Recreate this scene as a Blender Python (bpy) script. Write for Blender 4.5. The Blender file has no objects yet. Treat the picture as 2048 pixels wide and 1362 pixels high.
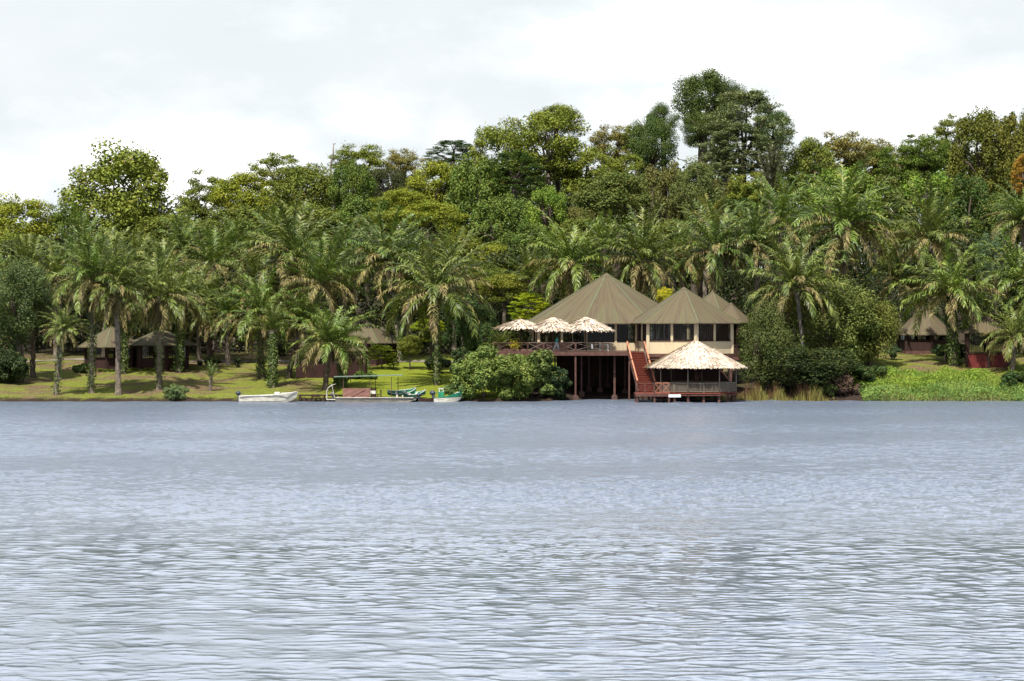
import bpy, bmesh, math, random
import numpy as np
from mathutils import Vector, Matrix
R_ = np.random.RandomState(11)
random.seed(5)
PI = math.pi
scene = bpy.context.scene
COL = scene.collection
# ---------------------------------------------------------------- camera
F, CAMH, HY = 4750.0, 8.0, 651.0          # focal length in photo pixels, eye height, horizon row
cam = bpy.data.cameras.new('camera'); cam.lens = F/2048*36; cam.sensor_width = 36
cam.clip_end = 6000; cam.clip_start = 0.5; cam.shift_y = (HY-681)/2048
camo = bpy.data.objects.new('camera', cam); COL.objects.link(camo)
camo.location = (0, 0, CAMH); camo.rotation_euler = (PI/2, 0, 0)
scene.camera = camo
def PX(px, Y): return (px-1024)/F*Y
def PZ(py, Y): return CAMH+(HY-py)/F*Y
# ---------------------------------------------------------------- terrain
def sstep(a, b, x):
    t = np.clip((x-a)/(b-a), 0, 1); return t*t*(3-2*t)
def shoreline(x):
    return np.interp(x, [-90,-20,-2,4,8,22,27,40,60,90], [250,250.3,250,251.5,258,258,254,251.5,251,252])+0.25*np.sin(x*0.9)+0.15*np.sin(x*2.3+1)
def H(x, y):
    x = np.asarray(x, float); y = np.asarray(y, float)
    d = y-shoreline(x)
    l = np.interp(d, [-160,-10,-1,0,.35,2,12,28,40,80,170,350,1500], [-7,-2,-.35,-.02,.28,.47,1.36,2.85,3.86,7.7,15.3,22.4,36])
    r = np.interp(d, [-160,-10,-1,0,.35,2,8,16,25,40,80,170,350,1500], [-7,-2,-.35,-.02,.3,.77,2.07,3.55,4.7,5.26,8.7,15.3,22.4,36])
    w = sstep(27, 37, x)
    n = 0.10*np.sin(x*.31+y*.17)+.07*np.sin(x*.73-y*.41+2)+.03*np.sin(x*1.9+y*1.3)
    return l*(1-w)+r*w+n*sstep(0.5, 5, d)
def Hs(x, y): return float(H(x, y))
def ground_Y(px, py):                      # depth at which the sight line through a photo pixel meets the ground
    for Y in np.arange(248, 420, .25):
        if Hs(PX(px, Y), Y) >= PZ(py, Y): return float(Y)
    return 420.
# ---------------------------------------------------------------- objects
def link(o, parent=None):
    COL.objects.link(o)
    if parent is not None: o.parent = parent
    return o
def tag(o, label=None, cat=None, group=None, kind=None):
    if label: o['label'] = label
    if cat: o['category'] = cat
    if group: o['group'] = group
    if kind: o['kind'] = kind
    return o
def thing(name, label, cat, loc=(0,0,0), rz=0, group=None):
    o = bpy.data.objects.new(name, None); link(o); o.location = loc; o.rotation_euler = (0,0,rz)
    o.empty_display_size = .3
    return tag(o, label, cat, group)
def np_mesh(name, V, Q, mat, smooth=False):
    """fast mesh from vertex array and quad/tri index array"""
    V = np.ascontiguousarray(V, dtype=np.float32).reshape(-1, 3); Q = np.ascontiguousarray(Q, dtype=np.int32)
    m = bpy.data.meshes.new(name); k = Q.shape[1]
    m.vertices.add(len(V)); m.vertices.foreach_set('co', V.ravel())
    m.loops.add(Q.size); m.loops.foreach_set('vertex_index', Q.ravel())
    m.polygons.add(len(Q)); m.polygons.foreach_set('loop_start', np.arange(len(Q), dtype=np.int32)*k)
    m.polygons.foreach_set('loop_total', np.full(len(Q), k, dtype=np.int32))
    m.polygons.foreach_set('use_smooth', np.full(len(Q), smooth))
    m.materials.append(mat); m.update(calc_edges=True); return m
def np_obj(name, V, Q, mat, parent=None, smooth=False):
    return link(bpy.data.objects.new(name, np_mesh(name, V, Q, mat, smooth)), parent)
class MB:
    def __init__(s): s.v = []; s.f = []; s.uv = {}
    def add(s, vs, fs, uvs=None):
        n = len(s.v); s.v += [tuple(v) for v in vs]
        for i, f in enumerate(fs):
            if uvs: s.uv[len(s.f)] = uvs[i]
            s.f.append(tuple(n+i_ for i_ in f))
        return s
    def box(s, c, d, rz=0, M=None):
        x, y, z = d[0]/2, d[1]/2, d[2]/2
        vs = [Vector(p) for p in ((-x,-y,-z),(x,-y,-z),(x,y,-z),(-x,y,-z),(-x,-y,z),(x,-y,z),(x,y,z),(-x,y,z))]
        m = M if M is not None else Matrix.Rotation(rz, 3, 'Z')
        vs = [m @ v+Vector(c) for v in vs]
        return s.add(vs, [(3,2,1,0),(4,5,6,7),(0,1,5,4),(1,2,6,5),(2,3,7,6),(3,0,4,7)])
    def bar(s, a, b, w, h=None, up=(0,0,1)):
        a, b = Vector(a), Vector(b); h = h or w; d = b-a; L = d.length
        if L < 1e-5: return s
        z = d.normalized(); u = Vector(up)
        if abs(z.dot(u)) > .98: u = Vector((0,1,0))
        x = u.cross(z).normalized(); y = z.cross(x)
        M = Matrix((x, y, z)).transposed()
        return s.box((a+b)/2, (w, h, L), M=M)
    def tube(s, pts, rads, n=8, caps=True):
        pts = [Vector(p) for p in pts]; N = len(pts); base = len(s.v); rings = []
        if not hasattr(rads, '__len__'): rads = [rads]*N
        for i, p in enumerate(pts):
            d = (pts[min(i+1, N-1)]-pts[max(i-1, 0)]).normalized()
            u = Vector((1,0,0)) if abs(d.x) < .9 else Vector((0,1,0))
            x = (u-d*u.dot(d)).normalized(); y = d.cross(x)
            rings.append([p+(x*math.cos(2*PI*k/n)+y*math.sin(2*PI*k/n))*rads[i] for k in range(n)])
        vs = [v for r in rings for v in r]
        fs = [(i*n+k, i*n+(k+1) % n, (i+1)*n+(k+1) % n, (i+1)*n+k) for i in range(N-1) for k in range(n)]
        if caps: fs += [tuple(range(n-1, -1, -1)), tuple((N-1)*n+k for k in range(n))]
        return s.add(vs, fs)
    def build(s, name, mat, parent=None, smooth=False, loc=None, bevel=0):
        m = bpy.data.meshes.new(name); m.from_pydata(s.v, [], s.f)
        if s.uv:
            ul = m.uv_layers.new(name='UVMap')
            for p in m.polygons:
                if p.index in s.uv:
                    for k, li in enumerate(p.loop_indices): ul.data[li].uv = s.uv[p.index][k]
        for mm in (mat if isinstance(mat, list) else [mat]): m.materials.append(mm)
        if smooth:
            for p in m.polygons: p.use_smooth = True
        m.update(); o = link(bpy.data.objects.new(name, m), parent)
        if loc is not None: o.location = loc
        if bevel:
            b = o.modifiers.new('bevel', 'BEVEL'); b.width = bevel; b.segments = 2; b.limit_method = 'ANGLE'
        return o
# ---------------------------------------------------------------- materials
def mat_new(name):
    m = bpy.data.materials.new(name); m.use_nodes = True; nt = m.node_tree
    return m, nt, nt.nodes['Principled BSDF']
def N(nt, t, **kw):
    n = nt.nodes.new(t)
    for k, v in kw.items():
        if k in n.inputs.keys(): n.inputs[k].default_value = v
        else: setattr(n, k, v)
    return n
def ramp(nt, fac, stops):
    r = nt.nodes.new('ShaderNodeValToRGB'); e = r.color_ramp.elements
    while len(e) < len(stops): e.new(.5)
    for i, (p, c) in enumerate(stops):
        e[i].position = p; e[i].color = tuple(c)+(1,) if len(c) == 3 else c
    nt.links.new(fac, r.inputs[0]); return r.outputs[0]
def mixc(nt, fac, a, b, mode='MIX'):
    m = nt.nodes.new('ShaderNodeMix'); m.data_type = 'RGBA'; m.blend_type = mode
    for s, v in ((m.inputs[0], fac), (m.inputs[6], a), (m.inputs[7], b)):
        if hasattr(v, 'is_linked') or hasattr(v, 'links'): nt.links.new(v, s)
        elif isinstance(v, (int, float)): s.default_value = v
        else: s.default_value = tuple(v)+(1,) if len(v) == 3 else v
    return m.outputs[2]
def math_(nt, op, a, b=0.5, c=None):
    m = nt.nodes.new('ShaderNodeMath'); m.operation = op
    for s, v in zip(m.inputs, (a, b, c)):
        if v is None: continue
        if isinstance(v, (int, float)): s.default_value = v
        else: nt.links.new(v, s)
    return m.outputs[0]
def noise(nt, vec, scale, detail=4, rough=.55, dist=0):
    n = nt.nodes.new('ShaderNodeTexNoise'); n.inputs['Scale'].default_value = scale
    n.inputs['Detail'].default_value = detail; n.inputs['Roughness'].default_value = rough; n.inputs['Distortion'].default_value = dist
    if vec is not None: nt.links.new(vec, n.inputs['Vector'])
    return n.outputs['Fac']
def mapping(nt, src, scale=(1,1,1), loc=(0,0,0)):
    m = nt.nodes.new('ShaderNodeMapping'); m.inputs['Scale'].default_value = scale; m.inputs['Location'].default_value = loc
    nt.links.new(src, m.inputs['Vector']); return m.outputs[0]
def objco(nt): return nt.nodes.new('ShaderNodeTexCoord').outputs['Object']
def worldco(nt): return nt.nodes.new('ShaderNodeNewGeometry').outputs['Position']
def add_bump(nt, bs, h, strength=.4, dist=.02):
    b = nt.nodes.new('ShaderNodeBump'); b.inputs['Strength'].default_value = strength; b.inputs['Distance'].default_value = dist
    nt.links.new(h, b.inputs['Height']); nt.links.new(b.outputs[0], bs.inputs['Normal'])
def weathered(name, c1, c2, scale=3, stretch=(1,1,1), rough=.75, bump=.3, c3=None, spec=.3):
    """a surface whose own colour wanders between two or three tones"""
    m, nt, bs = mat_new(name); co = mapping(nt, objco(nt), stretch)
    f = noise(nt, co, scale, 6, .65)
    st = [(.35, c1), (.65, c2)] if c3 is None else [(.3, c1), (.52, c2), (.72, c3)]
    nt.links.new(ramp(nt, f, st), bs.inputs['Base Color'])
    bs.inputs['Roughness'].default_value = rough; bs.inputs['Specular IOR Level'].default_value = spec
    if bump: add_bump(nt, bs, noise(nt, co, scale*6, 4), bump, .02)
    return m
def leafy(name, base=None, var=.45, hue=.03, trans=.15, rough=.45, spec=.35, second=None):
    """foliage: colour from the object's own colour, a little different on every leaf"""
    m, nt, bs = mat_new(name)
    if base is None:
        oi = nt.nodes.new('ShaderNodeObjectInfo'); col = oi.outputs['Color']
    else:
        rgb = nt.nodes.new('ShaderNodeRGB'); rgb.outputs[0].default_value = tuple(base)+(1,); col = rgb.outputs[0]
    geo = nt.nodes.new('ShaderNodeNewGeometry'); rnd = geo.outputs['Random Per Island']
    if second is not None:
        f = math_(nt, 'GREATER_THAN', rnd, 1-second[0]); col = mixc(nt, f, col, second[1])
    big = noise(nt, geo.outputs['Position'], .45, 3, .6)
    hs = nt.nodes.new('ShaderNodeHueSaturation'); nt.links.new(col, hs.inputs['Color'])
    nt.links.new(math_(nt, 'MULTIPLY_ADD', big, -hue*3.2, .5+hue*1.6), hs.inputs['Hue'])
    r2 = math_(nt, 'FRACT', math_(nt, 'MULTIPLY', rnd, 7.31))
    v = math_(nt, 'MULTIPLY_ADD', r2, var*2, 1-var)
    v = math_(nt, 'MULTIPLY', v, math_(nt, 'MULTIPLY_ADD', big, .9, .55))
    nt.links.new(v, hs.inputs['Value'])
    nt.links.new(hs.outputs[0], bs.inputs['Base Color'])
    bs.inputs['Roughness'].default_value = rough; bs.inputs['Specular IOR Level'].default_value = spec
    tr = nt.nodes.new('ShaderNodeBsdfTranslucent'); mx = nt.nodes.new('ShaderNodeMixShader')
    tc = mixc(nt, 1.0, hs.outputs[0], (1.25, 1.3, .55), 'MULTIPLY')
    nt.links.new(tc, tr.inputs['Color']); mx.inputs[0].default_value = trans
    nt.links.new(bs.outputs[0], mx.inputs[1]); nt.links.new(tr.outputs[0], mx.inputs[2])
    nt.links.new(mx.outputs[0], nt.nodes['Material Output'].inputs['Surface'])
    return m
M = {}
M['leaf'] = leafy('foliage', rough=.6, spec=.1, second=(.03, (.22,.16,.035)))
M['leaf_glossy'] = leafy('foliage_glossy', rough=.5, spec=.16, var=.55, second=(.04,(.24,.22,.05)))
M['palm'] = leafy('palm_frond', rough=.42, spec=.36, var=.6, trans=.18, second=(.10,(.20,.21,.06)))
M['palm_dry'] = leafy('palm_frond_dry', base=(.235,.205,.07), rough=.6, var=.55, trans=.2, second=(.25,(.15,.105,.05)))
M['ivy'] = leafy('ivy', base=(.085,.125,.025), rough=.45, var=.5)
M['bark'] = weathered('bark', (.05,.04,.03), (.13,.10,.075), 4, (1,1,.35), .9, .6)
M['palm_bark'] = weathered('palm_bark', (.08,.062,.05), (.26,.215,.17), 5, (1,1,.6), .9, .7)
M['pale_bark'] = weathered('pale_bark', (.14,.12,.10), (.28,.25,.21), 3, (1,1,.3), .9, .4)
M['thatch'] = leafy('thatch', base=(.66,.565,.46), var=.34, hue=.004, trans=.06, rough=.85, spec=.1, second=(.2,(.34,.24,.17)))
M['thatch_under'] = weathered('thatch_under', (.30,.23,.15), (.46,.37,.26), 6, rough=.9)
M['brown'] = weathered('brown_timber', (.075,.034,.027), (.13,.065,.05), 2.2, (1,1,1), .7, .3)
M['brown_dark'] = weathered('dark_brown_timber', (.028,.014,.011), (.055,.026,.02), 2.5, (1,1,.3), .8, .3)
M['red_step'] = weathered('red_painted_timber', (.20,.046,.031), (.30,.075,.045), 3, (1,1,1), .6, .2)
M['orange_rail'] = weathered('orange_brown_varnish', (.42,.16,.09), (.56,.25,.14), 3, (1,1,1), .5, .15)
M['grey_timber'] = weathered('weathered_grey_timber', (.13,.105,.08), (.27,.23,.18), 3, (8,8,.5), .85, .4)
M['cream'] = weathered('cream_render', (.47,.385,.245), (.57,.475,.31), .8, (1,1,.4), .8, .1, c3=(.51,.42,.27))
M['deck_top'] = weathered('deck_boards', (.12,.06,.045), (.19,.10,.075), 2, (1,8,1), .7, .2)
M['white_paint'] = weathered('white_boat_paint', (.62,.61,.56), (.80,.79,.74), 1.5, (1,1,2), .35, .05, spec=.5)
M['stained_white'] = weathered('stained_white_paint', (.40,.36,.27), (.72,.70,.62), 2, (.7,1,3), .5, .1)
M['green_paint'] = weathered('green_boat_paint', (.012,.16,.085), (.03,.27,.15), 2, rough=.35, bump=.05, spec=.5)
M['grey_paint'] = weathered('grey_boat_paint', (.13,.115,.095), (.30,.275,.235), 2, (.6,1,3), .6, .1)
M['dark_motor'] = weathered('dark_motor_casing', (.03,.035,.055), (.07,.08,.11), 3, rough=.35, bump=0, spec=.5)
M['white_sign'] = weathered('faded_white_board', (.62,.64,.66), (.76,.78,.80), 2, rough=.6, bump=.05)
M['red_wall'] = weathered('red_wall_paint', (.11,.017,.016), (.16,.028,.025), 1.5, rough=.7, bump=.15)
M['maroon'] = weathered('shade_toned_maroon_boards', (.022,.008,.007), (.04,.014,.011), 2, (1,1,.4), .8, .2)  # red boards darkened so the colour carries the shade on the parapet
M['shed_brown'] = weathered('shade_toned_shed_boards', (.026,.012,.010), (.05,.024,.019), 2.5, (6,6,.4), .85, .3)  # brown lowered to hold the palms' shade on the hut walls
M['canopy'] = weathered('green_canopy', (.07,.11,.08), (.18,.24,.19), 3, rough=.6, bump=.1)
M['panel'] = weathered('worn_brown_panel', (.16,.075,.055), (.30,.15,.12), 2.5, (1,1,2), .7, .2)
M['red_can'] = weathered('red_plastic', (.45,.02,.02), (.55,.04,.03), 3, rough=.4, bump=0)
M['concrete'] = weathered('concrete', (.07,.04,.033), (.12,.075,.06), 3, rough=.9, bump=.3)
M['metal_rail'] = weathered('galvanised_rail', (.17,.125,.10), (.27,.21,.17), 4, rough=.5, bump=0)
def glass_mat():
    m, nt, bs = mat_new('window_glass')
    t = nt.nodes.new('ShaderNodeBsdfTransparent'); t.inputs[0].default_value = (.62,.64,.6,1)
    g = nt.nodes.new('ShaderNodeBsdfGlossy'); g.inputs['Roughness'].default_value = .04
    f = nt.nodes.new('ShaderNodeFresnel'); f.inputs[0].default_value = 1.5
    mx = nt.nodes.new('ShaderNodeMixShader'); nt.links.new(math_(nt, 'MULTIPLY', f.outputs[0], .45), mx.inputs[0])
    nt.links.new(t.outputs[0], mx.inputs[1]); nt.links.new(g.outputs[0], mx.inputs[2])
    nt.links.new(mx.outputs[0], nt.nodes['Material Output'].inputs['Surface']); nt.nodes.remove(bs); return m
M['glass'] = glass_mat()
def felt_roof(name, green=.5):
    """brown sheet roof with moss-green streaks running down from the peak; UV = (bearing, distance down)"""
    m, nt, bs = mat_new(name); sp = nt.nodes.new('ShaderNodeSeparateXYZ'); nt.links.new(objco(nt), sp.inputs[0])
    cb = nt.nodes.new('ShaderNodeCombineXYZ'); nt.links.new(math_(nt, 'MULTIPLY', math_(nt, 'ARCTAN2', sp.outputs[0], math_(nt, 'MULTIPLY', sp.outputs[1], -1)), 3.), cb.inputs[0]); nt.links.new(sp.outputs[2], cb.inputs[1]); uv = cb.outputs[0]
    s1 = noise(nt, mapping(nt, uv, (2.2, .12, 1)), 1.6, 5, .6)
    s2 = noise(nt, mapping(nt, uv, (5, .2, 1)), 2.4, 4, .7)
    s3 = noise(nt, mapping(nt, uv, (1.3, .3, 1), (7,3,0)), 1.3, 4, .6)
    c = ramp(nt, s1, [(.42, (.085,.058,.037)), (.52, (.105,.080,.043)), (.64, (.100,.100,.044))])
    c = mixc(nt, ramp(nt, s2, [(.45,(0,0,0)),(.65,(.6,)*3)]), c, (.135,.11,.075))
    moss = math_(nt, 'MULTIPLY', ramp(nt, s3, [(.40, (0,0,0)), (.66, (1,1,1))]), green)
    c = mixc(nt, moss, c, (.105,.118,.058))
    nt.links.new(c, bs.inputs['Base Color']); bs.inputs['Roughness'].default_value = .7
    bs.inputs['Specular IOR Level'].default_value = .25
    add_bump(nt, bs, s2, .25, .03); return m
M['roof'] = felt_roof('felt_roof', .25); M['roof_brown'] = felt_roof('brown_felt_roof', .12)
M['ridge_brown'] = weathered('brown_ridge', (.10,.075,.055), (.15,.115,.085), 2, rough=.8, bump=.1)
M['ridge'] = weathered('mossy_ridge', (.11,.12,.065), (.16,.18,.10), 2, rough=.8, bump=.1)
# ---------------------------------------------------------------- ground: one sheet to the horizon
def ground_mat():
    m, nt, bs = mat_new('ground'); P = worldco(nt)
    sp = nt.nodes.new('ShaderNodeSeparateXYZ'); nt.links.new(P, sp.inputs[0]); X, Y = sp.outputs[0], sp.outputs[1]
    fine = noise(nt, P, 3.5, 6, .7); mid = noise(nt, P, .55, 4, .6); big = noise(nt, mapping(nt, P, (1, 1.6, 1)), .16, 4, .6)
    grass = ramp(nt, fine, [(.30, (.10,.14,.012)), (.5, (.17,.215,.016)), (.72, (.25,.27,.03))])
    dull = ramp(nt, fine, [(.3, (.08,.112,.018)), (.5, (.152,.182,.029)), (.7, (.262,.258,.062))])
    litter = ramp(nt, fine, [(.3, (.06,.042,.027)), (.52, (.15,.105,.065)), (.72, (.30,.225,.15))])
    # the watered lawn by the landing is greener than the ground under the palms
    lawn = math_(nt, 'MULTIPLY', ramp(nt, math_(nt, 'MULTIPLY_ADD', X, 1/80, .5), [(.20, (0,0,0)), (.275, (1,1,1)), (.56, (1,1,1)), (.6, (0,0,0))]), 1.0)
    lawn = math_(nt, 'ADD', lawn, math_(nt, 'MULTIPLY_ADD', mid, .8, -.4))
    c = mixc(nt, math_(nt, 'MINIMUM', math_(nt, 'MAXIMUM', lawn, 0.0), 1.0), dull, grass)
    lm = ramp(nt, math_(nt, 'ADD', math_(nt, 'MULTIPLY', big, .75), math_(nt, 'MULTIPLY', mid, .35)), [(.51, (0,0,0)), (.63, (1,1,1))])
    lawnoff = math_(nt, 'SUBTRACT', 1.0, math_(nt, 'MULTIPLY', math_(nt, 'MINIMUM', math_(nt, 'MAXIMUM', lawn, 0.0), 1.0), .85))
    c = mixc(nt, math_(nt, 'MULTIPLY', lm, lawnoff), c, litter)
    # forest floor, shore mud and the shade painted under deck and trees
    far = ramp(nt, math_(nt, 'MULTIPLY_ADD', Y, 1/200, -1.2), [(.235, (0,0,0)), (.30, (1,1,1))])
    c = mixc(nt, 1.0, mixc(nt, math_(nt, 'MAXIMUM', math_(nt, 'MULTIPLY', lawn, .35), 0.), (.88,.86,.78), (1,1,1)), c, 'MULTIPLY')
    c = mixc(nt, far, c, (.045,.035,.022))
    at = nt.nodes.new('ShaderNodeAttribute'); at.attribute_name = 'mud_and_shade'
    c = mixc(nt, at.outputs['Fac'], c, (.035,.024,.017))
    nt.links.new(c, bs.inputs['Base Color']); bs.inputs['Roughness'].default_value = .95; bs.inputs['Specular IOR Level'].default_value = .15
    add_bump(nt, bs, fine, .7, .12); return m
def axis(parts):
    out = []
    for a, b, s in parts: out += list(np.arange(a, b, s))
    return np.array(out+[parts[-1][1]])
gx = axis([(-2500,-300,220),(-300,-80,20),(-80,80,.7),(80,300,20),(300,2500,220)])
gy = axis([(-400,200,60),(200,246,6),(246,262,.22),(262,310,.8),(310,460,6),(460,3000,160)])
XX, YY = np.meshgrid(gx, gy); ZZ = H(XX, YY)
nx, ny = len(gx), len(gy)
idx = np.arange(nx*ny).reshape(ny, nx)
Q = np.stack([idx[:-1,:-1], idx[:-1,1:], idx[1:,1:], idx[1:,:-1]], -1).reshape(-1, 4)
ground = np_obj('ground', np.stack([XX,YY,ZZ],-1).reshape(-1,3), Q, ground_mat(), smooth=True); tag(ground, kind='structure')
mud_and_shade = 1-sstep(.35, .9, (YY-shoreline(XX))-.25*np.sin(XX*3.1))
dk = sstep(-2.,1.,XX)*(1-sstep(25.,27.5,XX))*(1-sstep(276,280,YY))  # shade beneath the deck, painted dark into the ground colour
dk2 = sstep(25,27,XX)*(1-sstep(37.5,41,XX))*(1-sstep(285,290,YY))  # the same painted shade below the trees right of the pavilion
mud_and_shade = np.clip(np.maximum(mud_and_shade, np.maximum(dk, dk2)), 0, 1)
a = ground.data.attributes.new('mud_and_shade', 'FLOAT', 'POINT'); a.data.foreach_set('value', mud_and_shade.astype(np.float32).ravel())
# gravel path behind the lawn
pm = weathered('gravel', (.14,.125,.10), (.24,.21,.17), 8, rough=.95, bump=.5)
mb = MB(); xs = np.arange(-62, -3, .8); vs = []
for x in xs:
    yc = 287.5+1.2*math.sin(x*.09)
    for o_ in (-.9, .9): vs.append((x, yc+o_, Hs(x, yc+o_)+.05))
mb.add(vs, [(2*i, 2*i+2, 2*i+3, 2*i+1) for i in range(len(xs)-1)])
tag(mb.build('path', pm, smooth=True), kind='structure')
# ---------------------------------------------------------------- water: real waves, finer towards the camera
WV = np.random.RandomState(3)
def waves(X, Y):
    d = Y
    calm = 1-sstep(84, 112, d+7*np.sin(X*.07+1.3)+4*np.sin(X*.21+d*.1))    # smoother water close in, a breeze further out
    Z = np.zeros_like(X)
    sp = np.gradient(Y, axis=0)
    def train(n, lo, hi, slope, spread, head=-PI/2):
        nonlocal Z
        acc = np.zeros_like(X)
        for i in range(n):
            lam = math.exp(WV.uniform(math.log(lo), math.log(hi))); th = head+WV.normal(0, spread)
            k = 2*PI/lam; ph = WV.uniform(0, 2*PI)
            A = slope/k*math.sqrt(2./n)
            res = 1-sstep(.28*lam, .48*lam, sp)             # drop what the grid cannot carry
            acc += A*res*np.sin(k*(X*math.cos(th)+Y*math.sin(th))+ph+.8*np.sin(X*.05*WV.uniform(.5,2)+Y*.04+ph))
        return acc
    gust = .8+.45*np.sin(X*.045+Y*.06+.5)*np.sin(Y*.11-X*.03+2)+.2*np.sin(X*.12-Y*.21)
    Z += train(12, 1.5, 4.2, .011, .8)
    Z += train(20, 1.6, 4.5, .06, 1.3)*(1-calm)*gust
    # short, sharp crested ripples that come and go in packets
    for i in range(16):
        lam = math.exp(WV.uniform(math.log(.55), math.log(1.5))); th = -PI/2+WV.normal(0, .6); k = 2*PI/lam
        p = [WV.uniform(0, 2*PI) for _ in range(6)]; q = [WV.uniform(.5, 1.5) for _ in range(6)]
        env = np.sin(X*2.6*q[0]+Y*.5*q[1]+p[0])*np.sin(X*.5*q[2]-Y*.9*q[3]+p[1])+.5*np.sin(X*.23*q[4]+Y*.17*q[5]+p[2])
        env = np.clip(env-.42, 0, 1.1)
        s_ = np.sin(k*(X*math.cos(th)+Y*math.sin(th))+p[3]+.7*np.sin(X*.9*q[1]+p[4]))
        res = 1-sstep(.2*lam, .36*lam, sp)
        Z += res*env*.088/k*1.3*np.exp(1.6*(s_-1))*(.35+.65*calm)
    Z += train(30, .5, 1.1, 1, 1.0)*(.012*calm+.085*(1-calm))*gust
    Z += train(30, .24, .55, 1, 1.0)*(.011*calm+.11*(1-calm))*gust
    return Z
rows = [40.]
while rows[-1] < 262: rows.append(rows[-1]+max(.05, min(.0009*rows[-1], .14)))
rows = np.array(rows); ncol = 960
u = np.linspace(-1.2, 1.2, ncol)
YY = np.repeat(rows[:,None], ncol, 1); XX = u[None,:]*(rows[:,None]*.235+5.5)+(np.sign(u)*np.clip(np.abs(u)-1, 0, 1)*150)[None,:]
ZZ = waves(XX, YY)
ZZ *= (1-sstep(245, 262, YY)*.5)
idx = np.arange(ZZ.size).reshape(ZZ.shape)
Q = np.stack([idx[:-1,:-1], idx[:-1,1:], idx[1:,1:], idx[1:,:-1]], -1).reshape(-1, 4)
V = np.stack([XX,YY,ZZ],-1).reshape(-1,3); nb = len(V)
# plain skirts beyond the waves: left, right, and behind the camera
L0, L1, R0, R1 = idx[0,0], idx[-1,0], idx[0,-1], idx[-1,-1]
ext = np.array([(-2500,40,0),(-2500,262,0),(2500,40,0),(2500,262,0),(-2500,-400,0),(2500,-400,0)])
V = np.vstack([V, ext])
Q = np.vstack([Q, [[nb,L0,L1,nb+1],[R0,nb+2,nb+3,R1],[nb+4,nb+5,R0,L0],[nb+4,L0,L0,nb]][:3]])
def water_mat():
    m, nt, bs = mat_new('lake_water'); P = worldco(nt)
    bs.inputs['Base Color'].default_value = (.128,.156,.205,1); bs.inputs['IOR'].default_value = 1.333
    sp = nt.nodes.new('ShaderNodeSeparateXYZ'); nt.links.new(P, sp.inputs[0])
    breeze = ramp(nt, math_(nt, 'MULTIPLY', sp.outputs[1], 1/250), [(.32, (.02,)*3), (.42, (.05,)*3), (.55, (.14,)*3), (.9, (.23,)*3)])
    nt.links.new(breeze, bs.inputs['Roughness'])
    n1 = noise(nt, mapping(nt, P, (.7, 1.6, 1)), 5, 3, .6); n2 = noise(nt, mapping(nt, P, (.5, 1.4, 1)), 1.5, 4, .65)
    b = nt.nodes.new('ShaderNodeBump'); b.inputs['Distance'].default_value = .09
    st = ramp(nt, math_(nt, 'MULTIPLY', sp.outputs[1], 1/250), [(.34, (.05,)*3), (.5, (.6,)*3), (.9, (1.,)*3)])
    nt.links.new(st, b.inputs['Strength'])
    nt.links.new(math_(nt, 'ADD', n1, n2), b.inputs['Height']); nt.links.new(b.outputs[0], bs.inputs['Normal'])
    return m
water = np_obj('water', V, Q, water_mat(), smooth=True); tag(water, kind='structure')
# ---------------------------------------------------------------- light and sky
SUN_EL, SUN_AZ = math.radians(59), math.radians(-20)      # sun behind the camera's left shoulder, high
sun = bpy.data.lights.new('sun', 'SUN'); sun.energy = 5.0; sun.angle = math.radians(.5); sun.color = (1, .95, .86)
so = bpy.data.objects.new('sun', sun); COL.objects.link(so)
sd = Vector((math.sin(SUN_AZ)*math.cos(SUN_EL), -math.cos(SUN_AZ)*math.cos(SUN_EL), math.sin(SUN_EL)))
so.rotation_euler = sd.to_track_quat('Z', 'Y').to_euler(); so.location = sd*400
W = bpy.data.worlds.new('World'); scene.world = W; W.use_nodes = True; nt = W.node_tree
bg = nt.nodes['Background']; bg.inputs['Strength'].default_value = .1
sky = nt.nodes.new('ShaderNodeTexSky'); sky.sky_type = 'NISHITA'; sky.sun_disc = False
sky.sun_elevation = SUN_EL; sky.sun_rotation = math.atan2(sd.x, sd.y); sky.dust_density = 2.0
gen = nt.nodes.new('ShaderNodeTexCoord').outputs['Generated']
sp = nt.nodes.new('ShaderNodeSeparateXYZ'); nt.links.new(gen, sp.inputs[0])
dx, dy, dz = sp.outputs
yy = math_(nt, 'MAXIMUM', math_(nt, 'ABSOLUTE', dy), .05)
uu = math_(nt, 'DIVIDE', dx, yy); vv = math_(nt, 'DIVIDE', dz, yy)
wob = noise(nt, mapping(nt, gen, (1,1,2.2)), 26, 6, .62); wob2 = noise(nt, mapping(nt, gen, (1,1,2.5), (3,1,2)), 7, 5, .6)
total = None
for (px, py, rx, ry, wt) in [(350,330,300,120,1), (560,290,110,60,.6), (740,230,130,60,.7), (30,360,110,70,.8), (1450,90,420,95,1), (1330,215,220,60,.8),
                             (1790,220,260,90,1), (1650,40,200,60,.7), (540,40,160,40,.35), (1960,160,160,60,.6), (900,250,60,70,.6)]:
    a_ = math_(nt, 'DIVIDE', math_(nt, 'SUBTRACT', uu, (px-1024)/F), rx/F); b_ = math_(nt, 'DIVIDE', math_(nt, 'SUBTRACT', vv, (HY-py)/F), ry/F)
    r2 = math_(nt, 'ADD', math_(nt, 'MULTIPLY', a_, a_), math_(nt, 'MULTIPLY', b_, b_))
    g = math_(nt, 'MULTIPLY', math_(nt, 'POWER', 2.718, math_(nt, 'MULTIPLY', r2, -.9)), wt)
    total = g if total is None else math_(nt, 'MAXIMUM', total, g)
dens = math_(nt, 'ADD', total, math_(nt, 'MULTIPLY_ADD', wob, 1.1, -.55))
cl = ramp(nt, dens, [(.15, (0,0,0)), (.44, (.09,)*3), (.62, (.35,)*3), (1., (1,)*3)])
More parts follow.
